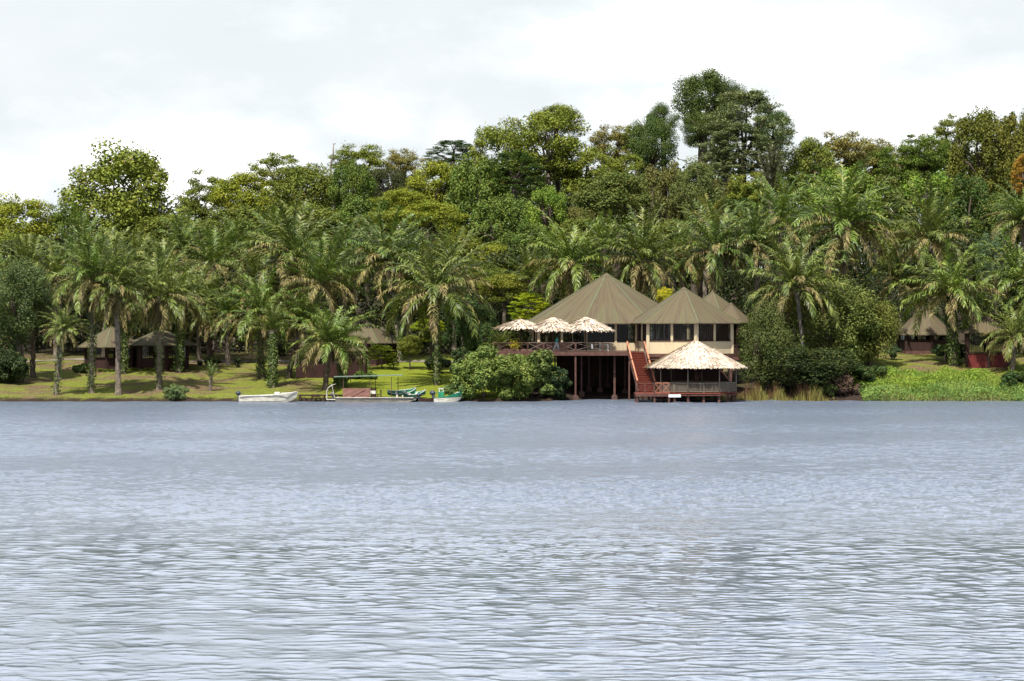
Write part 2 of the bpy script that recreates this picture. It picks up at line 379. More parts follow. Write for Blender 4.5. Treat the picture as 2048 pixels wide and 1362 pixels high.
gap = ramp(nt, wob2, [(.3, (5.8,6.3,6.55)), (.7, (6.5,6.85,7.0))])
low = mixc(nt, cl, gap, (14,14,13.9))
# cloud breaks to bluer air; unseen band brightened ahead for the lake, dimmed behind
hi_mask = ramp(nt, dz, [(.152, (0,0,0)), (.20, (1,1,1))])
hn = noise(nt, mapping(nt, gen, (1,1,1.6), (5,2,1)), 3.2, 5, .6)
cover = ramp(nt, hn, [(.34, (.25,)*3), (.56, (1,)*3)])
lowband = ramp(nt, dz, [(.16, (1,)*3), (.32, (1,)*3), (.60, (.2,)*3)])
ahead = ramp(nt, math_(nt, 'MULTIPLY_ADD', dy, .5, .5), [(.35, (.15,)*3), (.60, (1,)*3)])
cover = math_(nt, 'MULTIPLY', math_(nt, 'MULTIPLY', cover, lowband), ahead)
high = mixc(nt, cover, mixc(nt, .35, sky.outputs[0], (3.6,3.5,3.5)), (13.0,13.8,15.4))
nt.links.new(mixc(nt, hi_mask, low, high), bg.inputs['Color'])
vs_ = scene.view_settings; vs_.view_transform = 'Standard'; vs_.look = 'None'; vs_.gamma = 1; vs_.exposure = .5
scene.render.engine = 'CYCLES'
scene.cycles.max_bounces = 6; scene.cycles.transparent_max_bounces = 8; scene.cycles.diffuse_bounces = 3
scene.cycles.glossy_bounces = 3
# ---------------------------------------------------------------- foliage generators
def unit(v): return v/np.maximum(np.linalg.norm(v, axis=-1, keepdims=True), 1e-6)
def leaf_quads(C, Nn, l, w, rs, up=None):
    """rhombic leaves at C facing Nn; l, w arrays or scalars"""
    n = len(C); Nn = unit(Nn); r = unit(rs.normal(size=(n,3)))
    if up is not None: r = unit(up+r*.6)
    t = unit(r-Nn*(r*Nn).sum(1, keepdims=True)); b = np.cross(Nn, t)
    l = (np.ones(n)*l)[:,None]; w = (np.ones(n)*w)[:,None]
    V = np.stack([C-t*l*.5, C+b*w*.5-t*l*.05+Nn*w*.12, C+t*l*.5, C-b*w*.5-t*l*.05+Nn*w*.12], 1).reshape(-1,3)
    return V, np.arange(n*4).reshape(-1,4)
def clump_points(centers, radii, per, rs, updamp=.6, rnd=.55, shell=(.55,1.05), flat=None):
    """points spread over bumpy blobs (centers K,3; radii K,3) and the way each leaf faces"""
    K = len(centers); tot = K*per
    d = unit(rs.normal(size=(K,per,3)))
    r = rs.uniform(shell[0]**2, shell[1]**2, size=(K,per,1))**.5
    # a few pits in each blob so that the sky shows through
    P = centers[:,None,:]+d*r*radii[:,None,:]
    nn = unit(d/np.maximum(radii[:,None,:], .05)*radii.mean()+np.array([0,0,updamp])+rs.normal(size=(K,per,3))*rnd)
    if flat: nn = unit(np.array([0,0,1.])+rs.normal(size=(K,per,3))*flat)
    return P.reshape(-1,3), nn.reshape(-1,3)
def crown_data(style, seed):
    """crown mesh about 7 m in radius, centre at the origin"""
    rs = np.random.RandomState(seed)
    cs, rr = [], []
    if style == 'round':
        K, per, L, Wd = 64, 250, .42, .25
        for i in range(K):
            d = rs.normal(size=3); d /= np.linalg.norm(d); r = rs.uniform(.55, .95); cs.append(d*r*np.array([6.2,6.2,6.0])); s = rs.uniform(1.1, 2.1); rr.append([s*1.1, s*1.1, s*.8])
        kw = {}
    elif style == 'dense':
        K, per, L, Wd = 44, 480, .36, .22
        for i in range(K):
            d = rs.normal(size=3); d /= np.linalg.norm(d); r = rs.uniform(.7, .95)
            cs.append(d*r*np.array([6.2,6.2,6.2])); s = rs.uniform(1.5, 2.9); rr.append([s, s, s*.85])
        kw = dict(rnd=.5)
    elif style == 'open':
        K, per, L, Wd = 74, 170, .44, .23
        for i in range(K):
            d = rs.normal(size=3); d /= np.linalg.norm(d); r = rs.uniform(.45, 1.0); cs.append(d*r*np.array([6.5,6.5,6.3])); s = rs.uniform(.7, 1.6); rr.append([s*1.25, s*1.25, s*.65])
        kw = dict(shell=(.35,1.1))
    elif style == 'umbrella':
        K, per, L, Wd = 110, 170, .34, .2
        for i in range(K):
            a = rs.uniform(0, 2*PI); r = rs.uniform(0, 1)**.5; z = 3.6*(1-r*r)-.5+rs.normal()*.35
            if rs.rand() < .5: z -= rs.uniform(1,5.5)
            cs.append([6.2*r*math.cos(a), 6.2*r*math.sin(a), z]); s = rs.uniform(.9, 1.6); rr.append([s*1.2, s*1.2, s*.65])
        kw = dict(updamp=.9, rnd=.55)
    elif style == 'layer':
        K, per, L, Wd = 190, 110, .40, .18
        for i in range(K):
            z = rs.uniform(-5.2, 5.9); R = 6.6*math.sqrt(max(.1, 1-((z+1.2)/7.4)**2))
            a = rs.uniform(0, 2*PI); r = R*rs.uniform(.25, 1)**.6
            cs.append([r*math.cos(a), r*math.sin(a), z-r*.16]); s = rs.uniform(.7, 1.7); rr.append([s, s*.8, .42])
        kw = dict(flat=.55, shell=(.1,1))
    elif style == 'vine':
        K, per, L, Wd = 60, 250, .40, .27
        for i in range(K):
            a = rs.uniform(0, 2*PI); z = rs.uniform(-1, 1); R = math.sqrt(max(.1, 1-max(z,-.3)**2))*rs.uniform(.72,.95)
            cs.append([6*R*math.cos(a), 6*R*math.sin(a), 5.4*z]); s = rs.uniform(.8, 1.5); rr.append([s*.9, s*.9, s*1.5])
        kw = dict(rnd=.6, updamp=.3)
    cs = np.array(cs); rr = np.array(rr)
    P, nn = clump_points(cs, rr, per, rs, **kw)
    # stray leaves so the outline frays
    n = len(P)//14; k = rs.randint(0, len(P), n); P2 = P[k]+rs.normal(size=(n,3))*.45
    P = np.vstack([P, P2]); nn = np.vstack([nn, nn[k]])
    V, Q = leaf_quads(P, nn, rs.uniform(.7, 1.3, len(P))*L, rs.uniform(.8, 1.2, len(P))*Wd, rs)
    return V, Q, cs
CROWN = {}
for st, nvar in (('round',5), ('dense',2), ('open',4), ('umbrella',2), ('layer',3), ('vine',3)):
    CROWN[st] = []
    for i in range(nvar):
        V, Q, cs = crown_data(st, 100+len(CROWN)*17+i)
        CROWN[st].append((np_mesh('crown', V, Q, M['leaf_glossy' if st in ('dense','vine') else 'leaf']), cs))
def tree(px, py, rx, ry, Y, style, color, label, cat='tree', name='broadleaf_tree', variant=None, ryd=None, group=None, bark='bark', base=None, limbs=7):
    """a tree whose crown is centred on the sight line (px,py) at distance Y, of half-width rx and half-height ry in photo pixels"""
    x, z = PX(px, Y), PZ(py, Y); sx, sz = rx*Y/F/7., ry*Y/F/7.; sy = (sx*.9 if ryd is None else ryd)
    rs = np.random.RandomState(int(abs(px*7+py*3+Y)) % 99991)
    bx, by = x+rs.normal()*.4*sx, Y+rs.normal()*.3
    gz = Hs(bx, by)-.15
    t = thing(name, label, cat, (bx, by, gz), 0, group)
    mesh, cs = CROWN[style][(variant if variant is not None else rs.randint(0, 99)) % len(CROWN[style])]
    o = link(bpy.data.objects.new('crown', mesh), t); rot = rs.uniform(0, 2*PI)
    o.location = (x-bx, Y-by, z-gz); o.rotation_euler = (0,0,rot); o.scale = (sx, sy, sz)
    o.color = tuple(min(1,c*1.18) for c in color)+(1,)
    # trunk and limbs, grown from the base into the blobs of the crown
    mb = MB(); hz = z-gz; r0 = max(.09, min(.55, .045*hz*(.6+.4*sx)))
    fork = Vector((x-bx, Y-by, hz-.55*sz*7)); fork.z = max(fork.z, .35)
    mid = fork*.5+Vector((rs.normal()*.25, rs.normal()*.25, 0))
    mb.tube([(0,0,0), (mid.x*.3, mid.y*.3, .25*fork.z), mid, fork], [r0*1.35, r0, r0*.85, r0*.7], 8)
    pick = rs.choice(len(cs), min(limbs, len(cs)), replace=False)
    for k in pick:
        c = cs[k]; cr, sr = math.cos(rot), math.sin(rot); cx_, cy_, cz_ = c[0]*sx, c[1]*sy, c[2]*sz
        tip = Vector((x-bx+cx_*cr-cy_*sr, Y-by+cx_*sr+cy_*cr, hz+cz_))
        m1 = fork.lerp(tip, .45)+Vector((rs.normal()*.3, rs.normal()*.3, .12*(tip-fork).length))
        mb.tube([fork, m1, tip], [r0*.5, r0*.28, r0*.08], 5)
    mb.build('trunk', M[bark], t, smooth=True)
    return t
# ---------------------------------------------------------------- palms
def fronds_data(seed, n, e_lo, e_hi, L, leaf_l, leaf_w, droop, sag, pairs=30, twist=.25):
    rs = np.random.RandomState(seed); VV, QQ, base = [], [], 0
    for i in range(n):
        az = i*2.39996+rs.normal()*.12; f = (i+.5)/n
        el = math.radians(e_lo+(e_hi-e_lo)*f+rs.normal()*5); Lf = L*rs.uniform(.85, 1.1)
        st = 15; t = np.linspace(0, 1, st)
        e = el-sag*(t**1.6)*(1.15-.75*max(0, math.sin(el)))-.1*t
        dirs = np.stack([np.cos(e), np.zeros(st), np.sin(e)], 1); seg = Lf/(st-1)
        pts = np.vstack([[0,0,0], np.cumsum(dirs[:-1]*seg, 0)])
        side_w = rs.normal()*.5                              # sideways curve
        pts[:,1] += side_w*(t**2)
        tw = rs.normal()*twist
        # rachis
        w = .07*(1-t)+.012
        for sgn in (-1,):
            A = pts+np.array([0,-1,0])*w[:,None]; B = pts+np.array([0,1,0])*w[:,None]; C = pts-np.array([0,0,1])*w[:,None]*1.2
        ring = np.stack([A, B, C], 1).reshape(-1,3)
        fq = []
        for k in range(st-1):
            for j in range(3): fq.append([k*3+j, k*3+(j+1) % 3, k*3+3+(j+1) % 3, k*3+3+j])
        Vr, Qr = ring, np.array(fq)
        # leaflets
        tt = np.linspace(.13, .99, pairs)+rs.normal(size=pairs)*.006; tt = np.clip(tt, .1, .995)
        pp = np.stack([np.interp(tt, t, pts[:,k]) for k in range(3)], 1); dd = np.stack([np.interp(tt, t, dirs[:,k]) for k in range(3)], 1)
        prof = np.sin(np.clip(tt*1.05, 0, 1)**.75*PI*.93)**.6*.85+.15
        vs, qs, nb = [Vr], [Qr], len(Vr)
        for s in (-1, 1):
            ll = leaf_l*prof*rs.uniform(.8, 1.1, pairs); ang = np.radians(52-22*tt)+rs.normal(size=pairs)*.07
            upv = np.stack([-dd[:,2], np.zeros(pairs), dd[:,0]], 1)
            lift = rs.normal(size=pairs)*.17+.12+tw*s
            out = np.array([0, s, 0])*np.sin(ang)[:,None]+dd*np.cos(ang)[:,None]+upv*lift[:,None]; out = unit(out)
            mid = pp+out*ll[:,None]*.5
            out2 = unit(out+np.array([0,0,-droop])*rs.uniform(.6,1.4,(pairs,1)))
            tip = mid+out2*ll[:,None]*.55
            wv = unit(np.cross(out, upv+rs.normal(size=(pairs,3))*.35))*leaf_w
            v = np.stack([pp-wv*.4, pp+wv*.4, mid+wv*.5, mid-wv*.5, tip+wv*.1, tip-wv*.1], 1).reshape(-1,3)
            k0 = nb+np.arange(pairs)*6
            q = np.concatenate([np.stack([k0,k0+1,k0+2,k0+3],1), np.stack([k0+3,k0+2,k0+4,k0+5],1)])
            vs.append(v); qs.append(q); nb += len(v)
        v = np.vstack(vs); q = np.vstack(qs)
        ca, sa = math.cos(az), math.sin(az)
        v[:,0] += .12; v = np.stack([v[:,0]*ca-v[:,1]*sa, v[:,0]*sa+v[:,1]*ca, v[:,2]], 1)
        v[:,2] += -.35*(1-f)+.1
        VV.append(v); QQ.append(q+base); base += len(v)
    return np.vstack(VV), np.vstack(QQ)
PALM = {'full': [], 'spear': [], 'broad': [], 'dry': [], 'skirt': [], 'young': []}
for i in range(4): PALM['full'].append(np_mesh('crown', *fronds_data(500+i, 32, -4, 82, 5.8, 1.1, .11, .7, 1.2), M['palm']))
for i in range(3): PALM['spear'].append(np_mesh('crown', *fronds_data(530+i, 28, 14, 84, 5.8, 1.0, .11, .55, .95), M['palm']))
for i in range(3): PALM['broad'].append(np_mesh('crown', *fronds_data(560+i, 31, -14, 76, 6.0, 1.1, .115, .8, 1.2), M['palm']))
for i in range(3): PALM['dry'].append(np_mesh('dry_fronds', *fronds_data(600+i, 14, -22, 24, 5.6, .95, .09, 1.1, 1.15, 28), M['palm_dry']))
for i in range(2): PALM['skirt'].append(np_mesh('dry_fronds', *fronds_data(640+i, 18, -84, -60, 3.6, .55, .07, 1.0, .25, 20), M['palm_dry']))
for i in range(2): PALM['young'].append(np_mesh('crown', *fronds_data(660+i, 13, 38, 84, 2.6, .5, .06, .45, .8, 20), M['palm']))
GREENS = [(.118,.172,.030), (.100,.148,.030), (.142,.195,.034), (.108,.140,.026), (.150,.188,.042)]
def palm(px, py, Y, rpx, label, style='full', dry=True, skirt=False, ivy=0, lean=0, thick=1., col=None, group=None, bark='palm_bark', fruit=False, basepx=None):
    """oil palm with its crown's heart at photo pixel (px,py), distance Y, fronds reaching rpx pixels"""
    rs = np.random.RandomState(int(px*13+py*5+Y) % 99991)
    x, z = PX(px, Y), PZ(py, Y); bx = PX(basepx, Y) if basepx is not None else x+rs.normal()*.25
    gz = Hs(bx, Y)-.12; h = z-gz; s = rpx*Y/F/4.55
    t = thing('oil_palm', label, 'palm tree', (bx, Y, gz), 0, group)
    var = PALM[style]; o = link(bpy.data.objects.new('crown', var[rs.randint(0, 99) % len(var)]), t)
    o.location = (x-bx, 0, h); o.rotation_euler = (rs.normal()*.06, rs.normal()*.06, rs.uniform(0, 2*PI)); o.scale = (s, s, s*rs.uniform(.95,1.08))
    c = col or GREENS[rs.randint(0, len(GREENS))]; o.color = tuple(c)+(1,)
    if dry:
        d = link(bpy.data.objects.new('dry_fronds', PALM['dry'][rs.randint(0, 99) % 3]), t)
        d.location = (x-bx, 0, h-.15); d.rotation_euler = (0, 0, rs.uniform(0, 2*PI)); d.scale = (s*.95,)*3
    if skirt:
        d = link(bpy.data.objects.new('hanging_dead_fronds', PALM['skirt'][rs.randint(0, 99) % 2]), t)
        d.location = (x-bx, 0, h-.1); d.rotation_euler = (0, 0, rs.uniform(0, 2*PI)); d.scale = (s,)*3
    # trunk: rough column with old leaf bases
    n = max(4, int(h/.45)); mb = MB(); tp = []; tr = []
    for i in range(n+1):
        f = i/n; cx = (x-bx)*(f**1.3); tp.append((cx+rs.normal()*.03, rs.normal()*.03, h*f))
        tr.append(thick*(.25+.13*math.exp(-f*h*1.1)+(.11*sstep(.72, 1., f)))*rs.uniform(.9, 1.1))
    mb.tube(tp, tr, 10)
    stubs = int(h*9) if Y < 300 else 0
    for i in range(stubs):
        f = rs.uniform(.12, 1); a = i*2.4; k = min(n, int(f*n)); p = Vector(tp[k]); r = tr[k]
        dv = Vector((math.cos(a), math.sin(a), 0)); z0 = f*h
        q = Vector((p.x, p.y, z0))+dv*r*.9; side = Vector((-math.sin(a), math.cos(a), 0))*.07
        tipp = q+dv*rs.uniform(.06,.2)+Vector((0,0,rs.uniform(.18,.34)))
        mb.add([q-side, q+side, q+Vector((0,0,-.15))+dv*.03, tipp], [(0,1,3), (1,2,3), (2,0,3)])
    mb.build('trunk', M[bark], t, smooth=False)
    if ivy:
        cnt = int(ivy*230*h); f = rs.uniform(.04, .95, cnt); a = rs.uniform(0, 2*PI, cnt)
        rad = .34*thick+.32*rs.rand(cnt)*(.4+.6*np.sin(f*9+a)**2)
        P = np.stack([np.interp(f, np.linspace(0,1,n+1), [p[0] for p in tp])+rad*np.cos(a), rad*np.sin(a), f*h], 1)
        nn = np.stack([np.cos(a), np.sin(a), np.full(cnt, .5)], 1)+rs.normal(size=(cnt,3))*.5
        V, Q = leaf_quads(P, nn, rs.uniform(.16,.3,cnt), rs.uniform(.12,.2,cnt), rs)
        np_obj('ivy', V, Q, M['ivy'], t)
    if fruit:
        mbf = MB()
        for a in (rs.uniform(0,6), rs.uniform(0,6)):
            c_ = Vector((x-bx+.5*math.cos(a), .5*math.sin(a)-.2, h-.25)); bm_ = [(c_.x, c_.y, c_.z-.35), (c_.x, c_.y, c_.z-.15), (c_.x, c_.y, c_.z+.15), (c_.x, c_.y, c_.z+.3)]
            mbf.tube(bm_, [.08,.3,.28,.06], 8)
        mbf.build('fruit_bunch', M['palm_bark'], t, smooth=True)
    return t
def shrub(px0, py_top, px1, py_base, Y, color, label, leaf=.26, per=260, K=None, cat='shrub', name='shrub', glossy=True, stems=5, mat=None, depth=None, group=None, clump=1.0, grounded=True):
    """bush filling the photo box px0..px1, py_top..py_base at distance Y"""
    rs = np.random.RandomState(int(px0*3+py_top*7) % 99991)
    x0, x1 = PX(px0, Y), PX(px1, Y); zt = PZ(py_top, Y); xm = (x0+x1)/2; gz = Hs(xm, Y); zb = max(PZ(py_base, Y), gz) if grounded else PZ(py_base, Y)
    gz = min(gz, zb)
    w, h = (x1-x0)/2, max(.3, (zt-zb)); dp = depth or w*.8
    K = int((K or max(8, int(w*h*5)))*1.35); cs, rr = [], []
    for i in range(K):
        d = rs.normal(size=3); d /= np.linalg.norm(d); r = rs.uniform(.35, .97)
        cs.append([d[0]*w*r, d[1]*dp*r, zb-gz+h/2+d[2]*h*.5*r]); s = clump*rs.uniform(.16, .36)*min(w, h)
        rr.append([s*1.1, s*1.1, s*.9])
    cs = np.array(cs); rr = np.array(rr)
    P, nn = clump_points(cs, rr, per, rs, rnd=.6)
    k = P[:,2] > -.1; P, nn = P[k], nn[k]
    V, Q = leaf_quads(P, nn, rs.uniform(.7,1.3,len(P))*leaf, rs.uniform(.7,1.2,len(P))*leaf*.62, rs)
    t = thing(name, label, cat, (xm, Y, gz-.05), 0, group)
    o = np_obj('foliage', V, Q, mat or M['leaf_glossy' if glossy else 'leaf'], t); o.color = tuple(color)+(1,)
    mb = MB()
    for i in range(stems):
        tip = Vector(cs[rs.randint(0, K)]); b = Vector((rs.normal()*.15*w, rs.normal()*.1*w, 0))
        mb.tube([b, b.lerp(tip, .5)+Vector((rs.normal()*.15,)*3), tip], [.07,.05,.015], 5)
    mb.build('stem', M['bark'], t, smooth=True)
    return t
OLIVE=(.15,.18,.028); YOL=(.195,.22,.026); DKG=(.055,.09,.018); MID=(.095,.14,.024); RED=(.175,.16,.045); GRY=(.125,.15,.065)
LIME=(.27,.33,.018); BRN=(.11,.112,.03); ORG=(.6,.27,.015); FRESH=(.14,.21,.028); OLD=(.12,.145,.026)
# ---------------------------------------------------------------- buildings
def ngon(n, R, th0):   # corner i at bearing th measured from the side facing the camera, positive to the right
    return [(R*math.sin(th0+2*PI*i/n), -R*math.cos(th0+2*PI*i/n)) for i in range(n)]
def cone_roof(parent, n, R, th0, ze, za, mat, ridge=True, cap=True, thick=.1, name='roof', sag=.0):
    mb = MB(); c = ngon(n, R, th0); L = math.hypot(R, za-ze)
    sub = 6
    for i in range(n):
        a, b = c[i], c[(i+1) % n]
        for k in range(sub):
            f0, f1 = k/sub, (k+1)/sub
            def pt(p, f):
                rr = 1-f; return (p[0]*rr, p[1]*rr, ze+(za-ze)*f-sag*math.sin(PI*f))
            th = 2*PI*i/n
            u0, u1 = th*3, (th+2*PI/n)*3
            if f1 < 1: mb.add([pt(a,f0), pt(b,f0), pt(b,f1), pt(a,f1)], [(0,1,2,3)], [[(u0,f0*L),(u1,f0*L),(u1,f1*L),(u0,f1*L)]])
            else: mb.add([pt(a,f0), pt(b,f0), (0,0,za)], [(0,1,2)], [[(u0,f0*L),(u1,f0*L),((u0+u1)/2,L)]])
        # underside and edge
        mb.add([(a[0],a[1],ze-thick), (b[0],b[1],ze-thick), (0,0,za-thick*1.6)], [(0,2,1)], [[(u0,0),(0,L),(u1,0)]])
        mb.add([(a[0],a[1],ze), (b[0],b[1],ze), (b[0],b[1],ze-thick), (a[0],a[1],ze-thick)], [(3,2,1,0)], [[(u0,0),(u1,0),(u1,.1),(u0,.1)]])
    rf = mb.build(name, mat, parent)
    if ridge:
        r = MB()
        for p in c:
            q = [(p[0]*(1-f)*1.0, p[1]*(1-f), ze+(za-ze)*f-sag*math.sin(PI*f)+.03) for f in np.linspace(0, 1, 7)]
            for i in range(6): r.bar(q[i], q[i+1], .10, .03)
        r.build('ridge_cap', M['ridge_brown' if mat == M['roof_brown'] else 'ridge'], rf)
    if cap:
        k = .075; cc = MB(); q = ngon(n, R*k, th0); z0 = za-(za-ze)*k+.07
        cc.add([(x,y,z0) for x,y in q]+[(x,y,z0-.08) for x,y in q]+[(0,0,za+.1)], [(i,(i+1)%n,2*n) for i in range(n)]+[(n+i,n+(i+1)%n,(i+1)%n,i) for i in range(n)])
        cc.build('peak_cap', mat, rf)
    return rf
def window_bay(parent, a, b, z0, z1, bars, frame='brown_dark'):
    """timber frame with upright bars between two points, glass behind it"""
    a, b = Vector((a[0],a[1],0)), Vector((b[0],b[1],0)); d = (b-a); L = d.length; u = d.normalized(); nrm = Vector((u.y,-u.x,0))
    mb = MB(); up = (nrm.x, nrm.y, 0)
    def P_(s, z, off=0): p = a+u*s+nrm*off; return (p.x, p.y, z)
    mb.bar(P_(0,z0+.04), P_(L,z0+.04), .08, .08); mb.bar(P_(0,z1-.05), P_(L,z1-.05), .08, .1)
    for k in range(bars+1):
        s = .035+(L-.07)*k/bars; mb.bar(P_(s,z0+.081), P_(s,z1-.101), .05 if k in (0,bars) else .03, .05, up)
    f = mb.build('window_frame', M[frame], parent)
    g = MB(); p0, p1 = a+u*.03-nrm*.03, a+u*(L-.03)-nrm*.03
    g.add([(p0.x,p0.y,z0+.03), (p1.x,p1.y,z0+.03), (p1.x,p1.y,z1-.03), (p0.x,p0.y,z1-.03)], [(0,1,2,3)]); g.build('pane', M['glass'], f)
    return f
def pavilion(name, label, cx, cy, n, Rw, Re, th0, zf, ze_front, za, sill, roofmat, wall, bays=2, zc=None, open_faces=(), bars=7, group=None, sillmat=None, framemat='brown_dark', floor=True, floor_t=.35, ground_posts=False, colmat=None, cat='pavilion', curtain=None):
    gz = zf if not ground_posts else zf
    t = thing(name, label, cat, (cx, cy, zf), 0, group); ztop = ze_front-zf+ (za-ze_front)*(1-Rw/Re)*.96-.12
    c = ngon(n, Rw, th0); colmat = colmat or wall
    for i in range(n):
        a, b = Vector((*c[i],0)), Vector((*c[(i+1) % n],0)); u = (b-a).normalized()
        MB().box((a.x,a.y,ztop/2), (.34,.34,ztop), rz=math.atan2(u.y,u.x)).build('column', M[colmat], t)
        for k in range(1, bays):
            p = a.lerp(b, k/bays); MB().box((p.x,p.y,ztop/2), (.26,.26,ztop-.002), rz=math.atan2(u.y,u.x)).build('column', M[colmat], t)
        nrm = Vector((u.y,-u.x,0))
        if sill > 0 and i not in open_faces:
            mb = MB(); L = (b-a).length; m_ = a.lerp(b,.5); mb.box((m_.x,m_.y,sill/2), (L-.2,.16,sill), rz=math.atan2(u.y,u.x)); mb.build('wall', M[sillmat or wall], t)
            sl = MB(); q = m_+nrm*.05; sl.box((q.x,q.y,sill+.03), (L-.36,.20,.055), rz=math.atan2(u.y,u.x)); sl.build('window_sill', M[framemat], t)
        # beam over the openings
        mb = MB(); m_ = a.lerp(b,.5); mb.box((m_.x,m_.y,ztop-.14), ((b-a).length-.3,.14,.28), rz=math.atan2(u.y,u.x)); mb.build('lintel', M['brown_dark'], t)
        z0 = (sill+.06) if sill > 0 and i not in open_faces else .02
        for k in range(bays):
            p, q = a.lerp(b, k/bays), a.lerp(b, (k+1)/bays); p = p+u*.15; q = q-u*.15
            window_bay(t, (p.x,p.y), (q.x,q.y), z0, ztop-.285, bars, framemat)
    if floor:
        mb = MB(); cc = ngon(n, Rw+.16, th0)
        mb.add([(x,y,-.02) for x,y in cc]+[(x,y,-floor_t) for x,y in cc], [tuple(range(n)), tuple(range(2*n-1,n-1,-1))]+[(i,n+i,n+(i+1)%n,(i+1)%n) for i in range(n)])
        mb.build('floor', M['brown'], t)
    if curtain:
        mb = MB(); cc = ngon(n, Rw-.35, th0)
        for i in curtain:
            a, b = Vector((*cc[i],0)), Vector((*cc[(i+1)%n],0)); L = (b-a).length; st = int(L/.09)
            vs = []
            for s in range(st+1):
                p = a.lerp(b, s/st); nn_ = Vector(((b-a).y, -(b-a).x, 0)).normalized(); p = p+nn_*.05*math.sin(s*1.7)
                vs += [(p.x,p.y,sill+.1), (p.x,p.y,ztop-.3)]
            mb.add(vs, [(2*s,2*s+2,2*s+3,2*s+1) for s in range(st)])
        mb.build('curtain', M['curtain'], t)
    cone_roof(t, n, Re, th0, ze_front-zf, za-zf, M[roofmat])
    return t
M['curtain'] = weathered('curtain_cloth', (.06,.042,.03), (.15,.11,.08), 5, (6,6,.3), .9, 0)
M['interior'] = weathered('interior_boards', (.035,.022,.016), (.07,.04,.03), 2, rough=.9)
# main restaurant pavilion
D2R = math.radians
mx, my = PX(1213, 268), 268.0
s268 = 268/F
main = pavilion('restaurant_pavilion', 'largest pavilion, wide green brown cone roof and cream columns, behind three thatched umbrellas', mx, my, 8, 152*s268, 174*s268, D2R(-17.5), 5.25, 8.25, PZ(547,268), .0, 'roof', 'cream', bays=2, bars=5, curtain=[6], cat='restaurant pavilion')
mb = MB()
for i in (0, 7):                                  # low cream panel and counter inside the front
    pass
a, b = Vector((*ngon(8,152*s268,D2R(-17.5))[0],0)), Vector((*ngon(8,152*s268,D2R(-17.5))[1],0)); u = (b-a).normalized(); nrm = Vector((u.y,-u.x,0))
p, q = a.lerp(b,.02), a.lerp(b,.98); m_ = p.lerp(q,.5)+nrm*.1; mb.box((m_.x,m_.y,.42), ((q-p).length,.12,.84), rz=math.atan2(u.y,u.x)); mb.build('wall', M['cream'], main)
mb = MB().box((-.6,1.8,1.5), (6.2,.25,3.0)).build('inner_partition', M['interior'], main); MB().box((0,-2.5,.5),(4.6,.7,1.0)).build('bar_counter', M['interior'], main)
cm_ = ngon(8,152*s268+.12,D2R(-17.5))
for i_ in (5,6,7):
    a, b = Vector((*cm_[i_],0)), Vector((*cm_[(i_+1)%8],0)); u = (b-a).normalized(); q = a.lerp(b,.5)+Vector((u.y,-u.x,0))*.16; MB().box((q.x,q.y,.46),((b-a).length+(.1 if i_==6 else -.1),.08,.92),rz=math.atan2(u.y,u.x)).build('low_panel', M['brown_dark'], main)
# second pavilion
sx_, sy_ = PX(1368, 258), 258.0; s258 = 258/F
second = pavilion('restaurant_pavilion', 'smaller cream walled pavilion with a streaked green cone roof, above and behind the thatched gazebo', sx_, sy_, 6, 98*s258, 117*s258, D2R(10), 4.98, 8.28, PZ(575,258), 1.33, 'roof', 'cream', bays=2, bars=8, curtain=[0], cat='restaurant pavilion')
# rear pavilions behind the second one
third = pavilion('rear_pavilion', 'small green roofed pavilion half hidden behind the second pavilion', PX(1425,274), 274, 6, 66*274/F, 80*274/F, D2R(10), 4.5, PZ(640,270), PZ(583,274), 1.2, 'roof', 'cream', bays=1, bars=5, cat='pavilion')
fourth = pavilion('rear_pavilion', 'brown roofed pavilion at the right end of the restaurant roofs, behind the palm fronds', PX(1462,268), 268, 6, 34*268/F, 44*268/F, D2R(20), 4.5, PZ(645,266), PZ(606,268), 1.2, 'roof_brown', 'brown_dark', bays=1, bars=5, cat='pavilion')
# ---------------------------------------------------------------- raised deck with posts
dk = thing('raised_deck', 'brown timber deck on tall posts with cross braced railing in front of the largest pavilion', 'deck', (PX(1155,255),255.6,0))
ox, oy = dk.location.x, dk.location.y
def DX(px, Y=255): return PX(px, Y)-ox
Z = 5.22
mb = MB(); x0, x1 = DX(985), DX(1257)
k = 0; y = 254.9-oy
while y < 277-oy:
    mb.box(((x0+x1)/2, y+.07, Z-.025), (x1-x0, .135, .05)); y += .15
mb.box((DX(1272),256.2-oy+6,Z-.03),(DX(1290)-DX(1257)-.01,13.,.05))
mb.build('deck_floor', M['deck_top'], dk)
mb = MB().box(((x0+x1)/2, 254.8-oy, Z-.24), (x1-x0, .12, .42)).box((x0-.06, 266-oy, Z-.24), (.12, 22, .42)).box((x1+.06+.0, 262-oy, Z-.3), (.12, 13, .3))
for yy_ in (258, 262, 266): mb.box(((x0+x1)/2, yy_-oy, Z-.20), (x1-x0-.1, .14, .28))
mb.build('beam', M['brown'], dk)
for px, Y_, r in [(1151,254.95,.16),(1163,258.5,.16),(1178,263,.16),(1229,256.2,.19),(1100,254.95,.15),(1060,254.95,.15),(1018,256,.15),(1110,259,.15),(1200,262,.15),(1250,262,.15),(1215,267,.15),(1290,262,.16),(1090,264,.15)]:
    x = DX(px, Y_); g = Hs(x+ox, Y_)-.5 if Hs(x+ox, Y_) > -.2 else -1.2; zb = max(g, -1.2)
    pst = MB().box((x, Y_-oy, (zb+Z-.36)/2), (r*1.15, r*1.15, Z-.36-zb)).box((x, Y_-oy, Z-.42),(r*2.1,r*2.1,.1))
    o = pst.build('post', M['brown'], dk)
    MB().box((x, Y_-oy, max(g+.5,0)+.10), (.62,.62,.6)).box((x, Y_-oy, max(g+.5,0)+.45), (.46,.46,.12)).build('footing', M['concrete'], o, bevel=.03)
